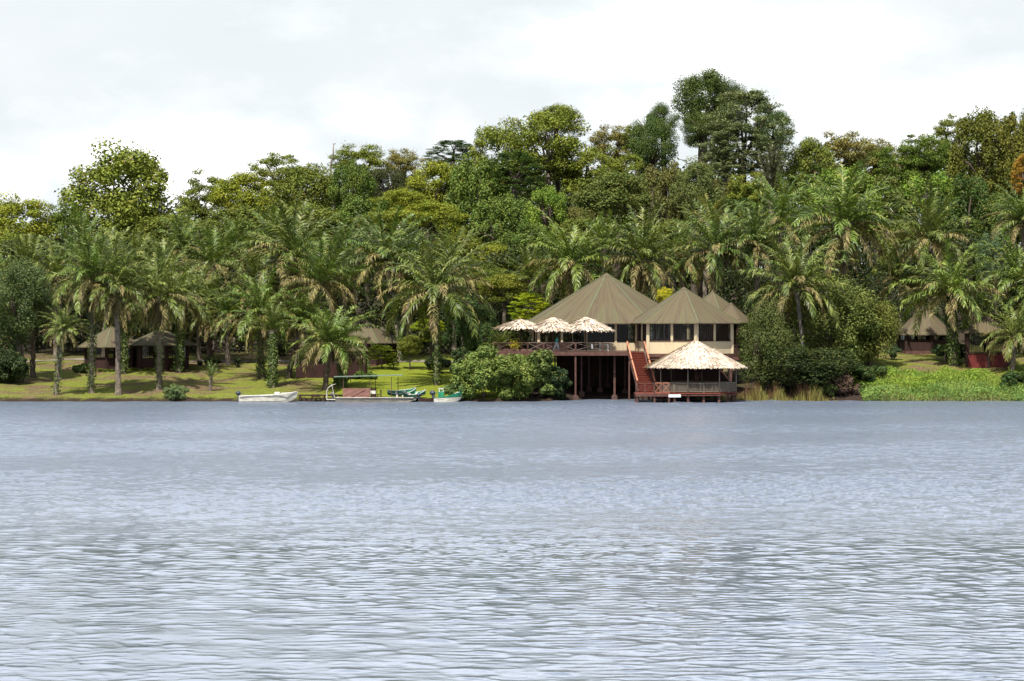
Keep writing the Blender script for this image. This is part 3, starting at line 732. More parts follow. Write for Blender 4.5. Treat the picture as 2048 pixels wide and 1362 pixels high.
def rail(parent, ax, ay, bx, by, z, bays, h=.98, mat='metal_rail', postmat='brown', cross=True, bars=0, xm=None):
    a, b = Vector((ax,ay,z)), Vector((bx,by,z)); mb = MB(); pm = MB(); U = Vector((0,0,1))
    for i in range(bays+1):
        p = a.lerp(b, i/bays); pm.box(p+U*h/2, (.09,.09,h))
    pm.build('railing_post', M[postmat], parent)
    for i in range(bays):
        p, q = a.lerp(b, i/bays), a.lerp(b, (i+1)/bays); e = (q-p).normalized()*.06; p = p+e; q = q-e
        mb.bar(p+U*(h-.03), q+U*(h-.03), .06, .06); mb.bar(p+U*.12, q+U*.12, .04, .04)
        if cross: mb.bar(p+U*.16, q+U*(h-.1), .04, .04); mb.bar(p+U*(h-.1), q+U*.16, .036, .036)
        for k in range(bars):
            r = p.lerp(q, (k+1)/(bars+1)); mb.bar(r+U*.14, r+U*(h-.06), .025, .025)
    return mb.build('railing', M[mat], parent)
rail(dk, DX(987), 254.95-oy, DX(1055), 254.95-oy, Z, 2, mat='brown')
rail(dk, DX(1055)+.06, 254.95-oy, DX(1151)-.06, 254.95-oy, Z, 3)
rail(dk, DX(1151)+.06, 254.95-oy, DX(1204), 254.95-oy, Z, 1)
rail(dk, DX(1204)+.06, 254.95-oy, DX(1255), 254.95-oy, Z, 1, cross=False, bars=5)
rail(dk, DX(986), 255.2-oy, DX(986), 272-oy, Z, 7, mat='brown')
MB().box((DX(1151),254.95-oy,Z+.5),(.17,.15,1.02)).box((DX(1255)+.1,254.95-oy,Z+.5),(.13,.13,1.05)).build('railing_post', M['brown'], dk)
# dark wall added behind the posts to deepen the shade under the deck
MB().box((DX(1215,268), 268-oy, 2.7), (11.5,.15,4.3)).build('shade_backing', M['interior'], dk)
# understructure of the second pavilion
us = thing('timber_understructure', 'dark boarded base with braced posts carrying the cream walled pavilion', 'substructure', (sx_, sy_, 0))
mb = MB()
for p_ in ngon(6, 98*s258-.1, D2R(10)):
    zb = max(-1.2, Hs(sx_+p_[0], sy_+p_[1])-.6); MB().box((p_[0],p_[1],(zb+4.6)/2),(.26,.26,4.6-zb)).build('post', M['brown'], us)
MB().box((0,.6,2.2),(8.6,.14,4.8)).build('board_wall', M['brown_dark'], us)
cc = ngon(6, 98*s258-.1, D2R(10)); p1, p0, pm1 = Vector((*cc[1],0)), Vector((*cc[0],0)), Vector((*cc[5],0))
mb.bar((p1.x-.1,p1.y,2.0), p1.lerp(p0,.55)+Vector((0,0,4.3)), .16, .16); mb.bar(p0+Vector((0,0,2.0)), p0.lerp(p1,.35)+Vector((0,0,4.4)), .14,.14)
mb.bar(p0+Vector((0,-.1,4.45)), p1+Vector((0,0,4.45)), .18, .3); mb.bar(p0+Vector((0,0,4.45)), pm1+Vector((0,0,4.45)), .18, .3)
mb.build('brace', M['brown'], us)
# ---------------------------------------------------------------- staircase down to the jetty
st = thing('staircase', 'red painted timber staircase with orange handrails leading down from the deck to the gazebo', 'stairs', (PX(1290,252),252,0)); ox2, oy2 = st.location.x, 252
top = Vector((PX(1272,254.7)-ox2, 254.7-oy2, 5.18)); bot = Vector((PX(1293,248.8)-ox2, 248.8-oy2, 1.1)); nst = 23
tm = MB()
for i in range(nst):
    f = (i+.5)/nst; p = top.lerp(bot, f); tm.box((p.x, p.y, p.z), (1.62, .30, .045)); tm.box((p.x, p.y+.13, p.z-.105), (1.60, .02, .162))
tm.build('tread', M['red_step'], st)
sm = MB()
for s in (-.86, .86): sm.bar(top+Vector((s,0,-.08)), bot+Vector((s,0,-.08)), .09, .30)
sm.build('stringer', M['brown'], st)
for s, nm in ((-.92,0), (.92,1)):
    for (f0, f1) in ((-.03,.42), (.45,.97)):
        p, q = top.lerp(bot, f0)+Vector((s,0,.98)), top.lerp(bot, f1)+Vector((s,0,.98))
        hr = MB().bar(p, q, .13, .09).build('handrail', M['orange_rail'], st)
        rp = MB()
        for f in (f0+.01, (f0+f1)/2, f1-.01):
            b_ = top.lerp(bot, f)+Vector((s,0,-.05)); rp.bar(b_, b_+Vector((0,0,.97)), .09, .09)
        b0, b1 = top.lerp(bot,f0)+Vector((s,0,.2)), top.lerp(bot,f1)+Vector((s,0,.2))
        mm_ = b0.lerp(b1,.5); rp.bar(b0, mm_+Vector((0,0,.65)), .05,.05); rp.bar(b0+Vector((0,0,.65)), mm_, .045,.045); rp.bar(mm_, b1+Vector((0,0,.65)), .05,.05); rp.bar(mm_+Vector((0,0,.65)), b1, .045,.045)
        rp.build('railing', M['brown'], st)
MB().box((-.2,1.0,1.6),(.16,.16,3.6)).box((top.x-.8,1.4,2.1),(.16,.16,4.2)).build('support_post', M['brown'], st)
# landing beside the water
ln = thing('landing_stage', 'red floored landing with crossed railings between the stair foot and the gazebo', 'landing', (PX(1300,247.6),247.6,0)); ox3 = ln.location.x
lx0, lx1 = PX(1270,247)-ox3, PX(1339,247)-ox3
MB().box(((lx0+lx1)/2, 0, .93), (lx1-lx0, 3.0, .08)).build('floor', M['red_step'], ln)
MB().box(((lx0+lx1)/2, -1.56, .80), (lx1-lx0, .1, .32)).box(((lx0+lx1)/2, 1.4, .80), (lx1-lx0, .1, .3)).build('beam', M['brown'], ln)
for px in (1273, 1308, 1337):
    for y in (-1.4, 1.3): MB().box((PX(px,247)-ox3, y, -.3), (.2,.2,1.9)).build('post', M['brown'], ln)
rail(ln, lx0+.05, -1.45, PX(1308,246.2)-ox3, -1.45, .97, 2, h=1.1, mat='brown', postmat='brown')
rail(ln, PX(1308,246.2)-ox3+.06, -1.45, lx1, -1.45, .97, 2, h=1.1, mat='orange_rail', postmat='brown')
rail(ln, PX(1312,249)-ox3, 1.45, lx1, 1.45, .97, 2, h=1.1, mat='orange_rail', postmat='brown')
# ---------------------------------------------------------------- thatch
def thatch(parent, n, R, th0, ze, za, seed, rows, strip_l, strip_w, jit, prof=1.0, name='roof', dome=0., irregular=0., fringe=.25):
    rs = np.random.RandomState(seed)
    def surf(th, f):   # f: 0 eave .. 1 peak
        if n: 
            k = (th-th0) % (2*PI/n)-PI/n; r = R*math.cos(PI/n)/math.cos(k)
        else: r = R*(1+irregular*math.sin(3*th+seed)+irregular*.6*math.sin(5*th+2*seed))
        rr = r*(1-f); z = ze+(za-ze)*(abs(f)**prof*(1 if f>=0 else -1))+dome*math.sin(PI*min(1,f))
        return Vector((rr*math.sin(th), -rr*math.cos(th), z))
    mb = MB(); seg = (n or 8)*3; K = 10
    vs = [surf(2*PI*i/seg+th0, k/K)+Vector((0,0,-.09)) for k in range(K+1) for i in range(seg)]
    mb.add(vs, [(k*seg+i, k*seg+(i+1)%seg, (k+1)*seg+(i+1)%seg, (k+1)*seg+i) for k in range(K) for i in range(seg)])
    rf = mb.build(name, M['thatch_under'], parent)
    V = []
    for k in range(rows):
        f = k/rows; cnt = int(2*PI*R*(1-f)/strip_w*1.15)+3
        for i in range(cnt):
            th = 2*PI*(i+rs.uniform(-.5,.5))/cnt; ff = min(.995, max(-.02, f+rs.uniform(-.3,.3)/rows)); L = strip_l*rs.uniform(.6, 1.25)
            p = surf(th, min(1,ff+.0)); q = surf(th, max(-.06, ff-L/R)) if ff > .0 else p
            up_ = surf(th, min(1, ff+.05)); d = (p-up_).normalized()
            tip = p+d*L*(1 if k else fringe/strip_l)+Vector((0,0,rs.uniform(-1,.6)*jit)); tip += Vector((rs.normal()*jit*.7, rs.normal()*jit*.7, 0))
            if k == 0: tip.z -= rs.uniform(.02, fringe*.5)
            lift = Vector((0,0,rs.uniform(.01,.06)+jit*.2)); side = Vector((math.cos(th), math.sin(th), 0))*strip_w*rs.uniform(.4,.8)
            nrm_tip = Vector((0,0,.04))
            V += [p-side-Vector((0,0,.01)), p+side-Vector((0,0,.01)), tip+side*.7+lift, tip-side*.5+lift*.6]
    V = np.array([tuple(v) for v in V]); np_obj('thatch', V, np.arange(len(V)).reshape(-1,4), M['thatch'], rf)
    return rf
# ---------------------------------------------------------------- gazebo over the water
gx0, gy0 = PX(1390,250.4), 250.4; sg = 250/F
gz_ = thing('gazebo', 'open gazebo with pale thatched cone roof standing on short piles over the water', 'gazebo', (gx0, gy0, 0))
zd = 1.0; zeg = PZ(734, 246)
thatch(gz_, 8, 101*sg, D2R(-14), zeg, PZ(679,250.4), 21, 22, .5, .085, .035, fringe=.22)
Rp = 83*sg
pc = ngon(8, Rp, D2R(-14))
fl = MB(); cc = ngon(8, Rp+.12, D2R(-14))
fl.add([(x,y,zd) for x,y in cc]+[(x,y,zd-.09) for x,y in cc], [tuple(range(8)), tuple(range(15,7,-1))]+[(i,8+i,8+(i+1)%8,(i+1)%8) for i in range(8)]); fl.build('floor', M['red_step'], gz_)
bm_ = MB()
for i in range(8): bm_.bar((*cc[i],zd-.24), (*cc[(i+1)%8],zd-.24), .3, .12, up=(0,0,1))
bm_.build('beam', M['brown'], gz_)
for i, p in enumerate(pc):
    MB().tube([(p[0],p[1],zd), (p[0]*1.0,p[1],zd+1.3), (p[0],p[1],zeg+.35)], [.065,.06,.055], 8).build('post', M['grey_timber'], gz_, smooth=True)
for i in range(8):
    a, b = Vector((*pc[i],0)), Vector((*pc[(i+1)%8],0))
    for k in (0,.5):
        p = a.lerp(b,k); MB().box((p.x*.98,p.y*.98,-.25),(.24,.24,2.1)).build('pile', M['brown'], gz_)
    if i == 5: continue                                    # the side open to the landing
    u = (b-a).normalized(); a2, b2 = a+u*.08, b-u*.08; L = (b2-a2).length; cnt = int(L/.085)
    bl = MB(); rs = np.random.RandomState(50+i)
    for k in range(cnt+1):
        p = a2.lerp(b2, k/cnt); h = rs.uniform(.84,.90); bl.bar((p.x,p.y,zd+.16), (p.x,p.y,zd+.16+h*.9), .062, .03, up=tuple(u))
    bl.bar(a2+Vector((0,0,zd+1.02)), b2+Vector((0,0,zd+1.02)), .09, .1); bl.bar(a2+Vector((0,0,zd+.13)), b2+Vector((0,0,zd+.13)), .05,.06)
    m_ = a2.lerp(b2,.5)+Vector((u.y,-u.x,0))*.06; bl.bar(m_+Vector((0,0,zd-.05)), m_+Vector((0,0,zd+1.05)), .08,.05)
    bl.build('railing', M['grey_timber'], gz_)
ga = MB()
for i in range(8):
    p = pc[i]; e = Vector((p[0],p[1],0)).normalized(); ga.bar((p[0],p[1],zeg-.35), (p[0]+e.x*.75,p[1]+e.y*.75,zeg-.02), .06,.06)
    ga.bar((*pc[i],zeg+.3),(*pc[(i+1)%8],zeg+.3),.1,.1)
ga.build('rafter', M['grey_timber'], gz_)
sgn = thing('sign_board', 'blank faded white board hung on the front edge of the gazebo floor', 'sign', (PX(1349.5,245.6), 245.7, .72))
MB().box((0,0,0),(1.28,.04,.31)).build('board', M['white_sign'], sgn, bevel=.01)
MB().box((-.5,.03,.2),(.03,.02,.2)).box((.5,.03,.2),(.03,.02,.2)).build('hanger', M['metal_rail'], sgn)
# ---------------------------------------------------------------- thatched umbrellas on the deck
for i, (px, ptop, pe, r, Y, lab) in enumerate([(1040,637,656,44,257.6,'shaggy thatched umbrella on the deck, left one of the three'), (1106,633,660,50,256.9,'shaggy thatched umbrella on the deck, between the other two'), (1171,632,660,52,257.2,'shaggy thatched umbrella on the deck, right one of the three beside the cream columns')]):
    t = thing('thatched_umbrella', lab, 'umbrella', (PX(px,Y),Y,Z), 0, 'thatched umbrellas on the deck')
    ze, za = PZ(pe,Y)-Z, PZ(ptop,Y)-Z; R = .98*r*Y/F
    thatch(t, 0, R, 0, ze+.1, za, 31+i, 13, .66, .13, .14, prof=.97, dome=.03, irregular=.07, fringe=.36, name='canopy')
    MB().tube([(0,0,0),(0,0,za-.1)],[.07,.06],8).build('pole', M['brown'], t, smooth=True)
    rb = MB()
    for k in range(8):
        a_ = k*PI/4; rb.bar((0,0,za-.35),(R*.9*math.sin(a_),-R*.9*math.cos(a_),ze+.08),.045,.045)
    rb.build('rib', M['brown'], t)
    MB().tube([(0,0,za-.1),(0,0,za+.06),(.02,0,za+.14)],[.16,.13,.03],7).build('cap', M['palm_dry'], t)
# ---------------------------------------------------------------- furniture on the deck
def chair(x, y, rz, label, mat='brown_dark'):
    t = thing('chair', label, 'chair', (x,y,Z), rz, 'chairs on the deck')
    MB().box((0,0,.45),(.46,.44,.05)).build('seat', M[mat], t)
    bk = MB()
    for k in range(5): bk.box((-.17+k*.085,.21,.72),(.035,.025,.46))
    bk.box((0,.21,.97),(.46,.035,.07)); bk.build('backrest', M[mat], t)
    for sx in (-.2,.2):
        for sy in (-.19,.2): MB().box((sx,sy,.215),(.045,.045,.42)).build('leg', M[mat], t)
    return t
def table(x, y, label, w=.9, d=.9, mat='brown_dark', cloth=None, h=.74):
    t = thing('table', label, 'table', (x,y,Z), 0, 'tables on the deck')
    MB().box((0,0,h),(w,d,.05)).build('tabletop', M[mat], t, bevel=.01)
    for sx in (-1,1):
        for sy in (-1,1): MB().box((sx*(w/2-.07),sy*(d/2-.07),(h-.03)/2),(.07,.07,h-.03)).build('leg', M[mat], t)
    return t
ft = [(1005,257.5,'dark table at the left end of the deck'),(1048,258.2,'dark table beneath the left thatched umbrella'),(1098,258.0,'dark table beneath the middle thatched umbrella'),(1163,258.6,'dark table beneath the right thatched umbrella')]
for px, Y_, lab in ft: table(PX(px,Y_), Y_, lab)
names = [('left end table','left end of the deck'),('table under the left umbrella',''),('table under the middle umbrella',''),('table under the right umbrella','')]
for (px, Y_, lab), (nm_, _) in zip(ft, names):
    x = PX(px,Y_); chair(x-.72, Y_, PI/2, 'dark slatted chair left of the '+nm_); chair(x+.72, Y_, -PI/2, 'dark slatted chair right of the '+nm_)
chair(PX(1186,256.3), 256.3, PI, 'brown chair with its back to the rail left of the white table', 'brown'); 
chair(PX(1197,257.4), 257.4, .4, 'dark chair just behind the white table')
t = table(PX(1208,256.6), 256.6, 'low white topped bench table before the cream panel at the right of the deck', 1.0, .6, 'white_sign', h=.70)
chair(PX(1275,258.5), 258.5, .2, 'dark chair at the head of the stairs')
cl = thing('cloth', 'pale cloth hung on the railing left of the white table', 'cloth', (PX(1184,255.1),255.05,Z+.55))
MB().box((0,0,0),(.2,.03,.5)).build('sheet', M['white_sign'], cl)
pt = thing('potted_plant', 'yellow flowering plant in a pot behind the left railing of the deck', 'potted plant', (PX(1029,256),256,Z))
MB().tube([(0,0,0),(0,0,.35)],[.16,.22],10).build('pot', M['concrete'], pt, smooth=True)
rs = np.random.RandomState(8); V, Q = leaf_quads(rs.normal(size=(420,3))*np.array([.26,.26,.24])+np.array([0,0,.68]), rs.normal(size=(420,3))+np.array([0,0,.6]), .14, .09, rs)
o = np_obj('foliage', V, Q, M['leaf'], pt); o.color = (.42,.38,.02,1)
# ---------------------------------------------------------------- cottages
def cottage(label, px, py_top, Y, rpx, py_eave, zbase, n=6, th=10, wall='shed_brown', sillmat=None, roofm='roof_brown', wr=.82, group=None, sill=1.1, colmat=None, bars=4, cat='hut'):
    s = Y/F; ye = Y-rpx*s*.9
    return pavilion('cottage', label, PX(px,Y), Y, n, rpx*s*wr, rpx*s, D2R(th), zbase, PZ(py_eave, ye), PZ(py_top,Y), sill, roofm, wall, bays=1, bars=bars, sillmat=sillmat, group=group, floor_t=1.2, colmat=colmat, cat=cat)
M['roof_pale'] = felt_roof('pale_felt_roof', .35)
g = 'brown huts on the left bank'
cottage('left one of the twin brown huts behind the lawn palms, moss tinged roof', 222, 652, 281, 70, 694, 2.95, th=0, wr=.74, wall='shed_brown', roofm='roof_pale', group=g)
cottage('right one of the twin brown huts behind the lawn palms, with cream corner post', 322, 657, 280, 76, 690, 2.9, th=20, wr=.72, wall='shed_brown', roofm='roof_pale', group=g, colmat='shed_brown')
cottage('hut with grey brown pointed roof behind the small lime trees, centre left', 733, 640, 286, 62, 686, 3.42, th=25, wall='shed_brown', roofm='roof_pale')
cottage('partly hidden brown roofed hut just behind the centre left hut', 765, 655, 294, 40, 684, 3.9, th=5, wall='shed_brown', roofm='roof_brown')
cottage('dark hut with plain brown roof at right behind the ivy clad palm', 1848, 612, 280, 62, 669, 5.07, th=8, wall='shed_brown', roofm='roof_brown')
cottage('low roofed hut with bright red lower wall at the right edge', 1974, 632, 268, 56, 665, 3.26, th=-8, wall='shed_brown', sillmat='red_wall', roofm='roof_brown', sill=1.55)
# open shelter with maroon parapet
Y0 = 270.; sh = thing('open_shelter', 'open maroon shelter with low boarded parapet under the low wide palm', 'shelter', (PX(664,Y0), Y0, Hs(PX(664,Y0),Y0)))
gb = sh.location.z; w_ = (PX(735,Y0)-PX(598,Y0)); hw = w_/2
zt = PZ(727,Y0)-gb; zb = PZ(750,Y0)-gb-.3
wl = MB().box((-.3*0,-1.6,(zt+zb)/2),(w_,.12,zt-zb)).box((-hw,0,(zt+zb)/2),(.12,3.1,zt-zb)).box((hw,0,(zt+zb)/2),(.12,3.1,zt-zb)); wl.build('parapet', M['maroon'], sh)
MB().box((0,0,zb+.1),(w_-.2,3.2,.12)).build('floor', M['brown_dark'], sh)
for k in range(5):
    for y in (-1.6,1.6): MB().box((-hw+.1+(w_-.2)*k/4,y-.0,(zt+3.6)/2-.2),(.14,.14,3.0)).build('post', M['brown_dark'], sh)
rf = MB(); rw = hw+.2; zr = 2.9
rf.add([(-rw,-1.9,zr),(rw,-1.9,zr),(rw,1.9,zr),(-rw,1.9,zr),(-rw+2.2,0,zr+.8),(rw-2.2,0,zr+.8)], [(0,1,5,4),(2,3,4,5),(1,2,5),(3,0,4),(3,2,1,0)], [[(0,0),(4,0),(4,1),(0,1)]]*2+[[(0,0),(2,0),(1,1)]]*2+[[(0,0),(4,0),(4,1),(0,1)]])
rf.build('roof', M['roof_brown'], sh)
# ---------------------------------------------------------------- boats
def hull(mb, L, B, D, bow=.35, chine=.6, flat=False, n=14, thick=.05, keel0=0., stern_taper=.92, sheer=.2, rake=.45):
    """open hull along +x, stern at 0, waterline near z=0; returns the sheer heights"""
    def sec(t, inset=0.):
        f = 1-max(0, (t-.45)/.55)**2.1 if not flat else (1-max(0,(t-.93)/.07)*.08)
        b = (B/2-inset)*f*(stern_taper+(1-stern_taper)*min(1,t*3)); z1 = D+sheer*t**2.2
        zk = keel0+(D*.85*max(0,(t-.72)/.28)**2 if not flat else D*.95*max(0,(t-.78)/.22)**1.2); zk = min(zk, z1-.08)
        xx = t*L+(rake*(t**4))*0; zc = zk+(z1-zk)*.35
        fl = rake*t**5
        return [(xx,0,zk+inset*.8), (xx+fl*.3,b*chine,zk+(.06 if not flat else 0)*(1)+inset*.8), (xx+fl*.5,b*.92,zc+inset), (xx+fl,b,z1)]
    ts = [i/n for i in range(n+1)]
    def shell(inset, flip):
        vs = []; K = 7
        for t in ts:
            s = sec(min(t, .999), inset); vs += [(x,-y,z) for x,y,z in reversed(s[1:])]+s
        fs = []
        for i in range(n):
            for k in range(K-1):
                q = (i*K+k, (i+1)*K+k, (i+1)*K+k+1, i*K+k+1); fs.append(q if not flip else q[::-1])
        return vs, fs, K
    v1, f1, K = shell(0, False); v2, f2, _ = shell(thick, True); b = len(v1)
    fs = f1+[tuple(b+i for i in f) for f in f2]
    for i in range(n):
        for k in (0, K-1): fs.append((i*K+k, b+i*K+k, b+(i+1)*K+k, (i+1)*K+k))
    fs.append(tuple(range(K))); fs.append(tuple(b+i for i in range(K-1,-1,-1))); fs.append(tuple((n*K)+i for i in range(K-1,-1,-1)))
    for k in (0,K-1): pass
    mb.add(v1+v2, fs); return mb
def outboard(parent, x, z, mat='dark_motor', s=1.):
    mb = MB(); mb.box((x-.12*s,0,z-.35*s),(.14*s,.10*s,.75*s)).box((x-.14*s,0,z-.75*s),(.36*s,.14*s,.10*s)).box((x+.05*s,0,z-.12*s),(.16*s,.26*s,.24*s)).bar((x,0,z+.12*s),(x+.55*s,0,z+.25*s),.05*s)
    o = mb.build('outboard_motor', M['dark_motor'], parent, bevel=.02)
    bm = bmesh.new(); bmesh.ops.create_cube(bm, size=1); 
    for v in bm.verts: v.co = Vector((v.co.x*.58*s*(1 if v.co.z<0 else .82), v.co.y*.36*s*(1 if v.co.z<0 else .8), v.co.z*.42*s))
    bmesh.ops.bevel(bm, geom=list(bm.edges), offset=.09*s, segments=3, affect='EDGES'); me = bpy.data.meshes.new('cowling'); bm.to_mesh(me); bm.free(); me.materials.append(M[mat])
    c = link(bpy.data.objects.new('cowling', me), o); c.location = (x-.12*s,0,z+.22*s)
    for p in me.polygons: p.use_smooth = True
    return o
# white motorboat
Yb = 248.3
bt = thing('motorboat', 'white open motorboat with dark outboard on its left end, moored at the lawn', 'boat', (PX(479,Yb),Yb,.0)); L = PX(597,Yb)-PX(479,Yb)
hull(MB(), L-.35, 1.7, .70, keel0=-.22, sheer=.38, chine=.72, rake=.35).build('hull', M['stained_white'], bt, smooth=False)
MB().bar((.1,-.87,.65),(L*.55,-.87,.735),.07,.06).bar((L*.55,-.87,.735),(L*.8,-.66,.89),.07,.06).bar((L*.8,-.66,.89),(L*.97,-.12,1.10),.07,.06).bar((.1,.87,.65),(L*.55,.87,.735),.07,.06).bar((L*.55,.87,.735),(L*.8,.66,.89),.07,.06).bar((L*.8,.66,.89),(L*.97,.12,1.10),.07,.06).build('gunwale', M['white_paint'], bt)
bow = MB(); bow.add([(L*.72,-.60,.81),(L*.96,-.08,1.05),(L*.96,.08,1.05),(L*.72,.60,.81),(L*.70,0,.95)], [(0,1,4),(1,2,4),(2,3,4)]); bow.build('bow_deck', M['white_paint'], bt)
MB().box((L*.64,0,.87),(.55,.6,.35)).build('console', M['white_paint'], bt, bevel=.06)
for xx in (1.1, 2.3, 3.3): MB().box((xx,0,.5),(.28,1.5,.06)).build('seat', M['white_paint'], bt)
outboard(bt, -.02, .74, s=.95)
# wooden pontoon boat with canopy
Yp = 249.2
pb = thing('canopied_boat', 'flat river boat with thin green canopy and brown side panel, moored at the lawn', 'boat', (PX(672,Yp),Yp,0)); L = PX(836,Yp)-PX(672,Yp)
hull(MB(), L-.3, 2.3, .42, keel0=-.2, flat=True, sheer=.10, chine=.95, rake=.3, stern_taper=1).build('hull', M['grey_paint'], pb)
MB().box((L/2-.2,0,.30),(L-1.2,2.15,.05)).build('deck', M['brown'], pb)
MB().box((L/2-.2,-1.17,.47),(L-.5,.08,.07)).box((L/2-.2,1.17,.47),(L-.5,.08,.07)).build('gunwale', M['stained_white'], pb)
px_ = lambda p: PX(p,Yp)-pb.location.x
zc0, zc1 = PZ(754,Yp), PZ(750.5,Yp)
cn = MB(); x0, x1 = px_(669), px_(806)
cn.add([(x0,-1.3,zc0),(x1,-1.3,zc1),(x1,1.3,zc1),(x0,1.3,zc0),(x0,-1.3,zc0+.03),(x1,-1.3,zc1+.03),(x1,1.3,zc1+.03),(x0,1.3,zc0+.03),(x0,0,zc0+.09),(x1,0,zc1+.09)],[(3,2,1,0),(0,1,5,4),(2,3,7,6),(1,2,6,9,5),(3,0,4,8,7),(4,5,9,8),(8,9,6,7)]); cn.build('canopy', M['canopy'] if 'canopy' in M else M['green_paint'], pb)
for p in (688, 741, 784):
    MB().tube([(px_(p),-1.08,.3),(px_(p),-1.08,zc0+.0)],.035,6).build('canopy_post', M['brown'], pb)
for p in (700, 750, 795):
    MB().tube([(px_(p),1.08,.3),(px_(p),1.08,zc0+.0)],.035,6).build('canopy_post', M['brown'], pb)
MB().box(((px_(687)+px_(741))/2,-1.12,.3+.62),(px_(741)-px_(687),.05,1.05)).bar((px_(703),-1.17,.5),(px_(733),-1.17,1.35),.05,.04).build('side_panel', M['panel'] if 'panel' in M else M['brown'], pb)
MB().box((px_(747),0,.85),(.5,1.5,1.1)).build('locker', M['brown_dark'], pb)
MB().box((px_(746),-.76,1.02),(.62,.06,.34)).build('locker_panel', M['stained_white'], pb)
for p, yy_ in ((760,-.4),(757,.5)):
    q = MB().box((px_(p),yy_,.75),(.42,.42,.06)).box((px_(p)+.18,yy_,1.05),(.05,.42,.5)); 
    for a_ in (-.17,.17):
        for b_ in (-.17,.17): q.box((px_(p)+a_,yy_+b_,.52),(.04,.04,.42))
    q.build('seat', M['brown'], pb)
MB().box((px_(775),0,.42),(3.6,.3,.08)).box((px_(800),.3,.50),(.9,1.2,.06)).build('bench', M['brown'], pb)
MB().box((px_(795),-.9,.62),(.18,.16,.28)).box((px_(806),-.9,.6),(.12,.12,.26)).build('mooring_bitt', M['stained_white'], pb)
rl = MB(); xs0 = px_(654)
for yy_ in (-.55,-.15,.25):
    rl.tube([(xs0,yy_,.2),(xs0,yy_,1.15),(xs0+.12,yy_,1.42),(xs0+.5,yy_,1.75),(xs0+.9,yy_,1.86)],.035,6)
rl.tube([(xs0,-.55,1.08),(xs0,.25,1.08)],.03,6); rl.tube([(xs0,-.55,.25),(xs0+1.1,-.55,.25)],.05,6); rl.tube([(xs0+.55,-.55,1.75),(xs0+.85,-.55,.4)],.03,6); rl.tube([(xs0+.9,-.55,1.86),(xs0+.9,.25,1.86)],.03,6)
rl.build('boarding_rail', M['stained_white'], pb)
o = outboard(pb, px_(667), .62, mat='grey_paint', s=.9)
fc = thing('fuel_can', 'small red fuel can on the deck of the canopied boat beside its brown panel', 'fuel can', (PX(704,Yp-.5),Yp-.9,.33))
MB().box((0,0,.15),(.4,.24,.3)).build('can', M['red_can'] if 'red_can' in M else M['red_wall'], fc, bevel=.05); MB().box((0,0,.33),(.16,.04,.06)).build('handle', M['dark_motor'], fc)
# green and white boat
Yg = 248.7
gb_ = thing('motorboat', 'green and white motorboat with windscreen and black outboard, next to the waterside bush', 'boat', (PX(868,Yg),Yg,0)); L = PX(922,Yg)-PX(868,Yg)
hull(MB(), L-.2, 1.5, .42, keel0=-.2, sheer=.12, chine=.7, rake=.3).build('hull', M['stained_white'], gb_)
up = MB(); hull(up, L-.15, 1.56, .34, keel0=.0, sheer=.45, chine=.95, rake=.32); 
for i, v in enumerate(up.v): up.v[i] = (v[0], v[1], max(v[2]*1.25, .34+.1*(v[0]/L)**2)+.14*(v[0]/L))
up.build('topside', M['green_paint'], gb_)
MB().box((.75,0,.72),(.6,.75,.75)).build('console', M['green_paint'], gb_, bevel=.05)
ws = MB(); 
for a_ in (-.36,.36): ws.bar((.6,a_,1.05),(.52,a_,1.42),.05); ws.bar((1.0,a_,1.05),(.92,a_,1.40),.05)
ws.bar((.5,-.36,1.42),(.94,-.36,1.40),.05).bar((.5,.36,1.42),(.94,.36,1.40),.05).bar((.5,-.36,1.42),(.5,.36,1.42),.05).bar((.94,-.36,1.4),(.94,.36,1.4),.05); ws.build('windscreen_frame', M['white_paint'], gb_)
MB().tube([(L*.74,-.45,.72),(L*.80,-.42,.95),(L*.92,-.2,1.02),(L*.97,0,1.0)],.03,6).build('bow_rail', M['white_paint'], gb_)
outboard(gb_, -.02, .72, s=1.1)
# canoes drawn up on the bank
def canoe(label, pxa, pxb, Y, z, mat, tilt, B=1.0):
    t = thing('canoe', label, 'canoe', (PX(pxa,Y),Y,z)); L = PX(pxb,Y)-PX(pxa,Y); mb = MB(); n = 12
    def sec(tt, inset): f = max(.04, math.sin(PI*(.06+.88*tt)))**.75; b = (B/2-inset)*f; rise = .32*abs(2*tt-1)**3; return [(tt*L,-b,.42+rise),(tt*L,-b*.8,.16+rise*.8+inset),(tt*L,0,rise*.9+inset),(tt*L,b*.8,.16+rise*.8+inset),(tt*L,b,.42+rise)]
    vo = [p for i in range(n+1) for p in sec(i/n,0)]; vi = [p for i in range(n+1) for p in sec(i/n,.04)]; b0 = len(vo); fs = []
    for i in range(n):
        for k in range(4): fs.append((i*5+k,(i+1)*5+k,(i+1)*5+k+1,i*5+k+1)); fs.append((b0+i*5+k,b0+i*5+k+1,b0+(i+1)*5+k+1,b0+(i+1)*5+k))
        for k in (0,4): fs.append((i*5+k,b0+i*5+k,b0+(i+1)*5+k,(i+1)*5+k))
    mb.add(vo+vi, fs); mb.build('hull', M[mat], t)
    th = MB(); 
    for f in (.3,.6): th.box((f*L,0,.36),(.2,B*.86,.04))
    th.build('thwart', M['white_paint'], t)
    for s in (0,4):
        rm = MB()
        for i in range(n): rm.bar(Vector(vo[i*5+s])+Vector((0,0,.02)), Vector(vo[(i+1)*5+s])+Vector((0,0,.02)), .05,.05)
        rm.build('rim', M['white_paint'], t)
    t.rotation_euler = tilt; return t
canoe('green canoe with pale rim drawn up on the bank behind the canopied boat', 776, 834, 251.2, .42, 'green_paint', (D2R(22),D2R(-6),0))
canoe('green canoe lying nearest the dark dinghy, curved end raised', 806, 852, 250.6, .35, 'green_paint', (D2R(15),D2R(-4),0), .9)
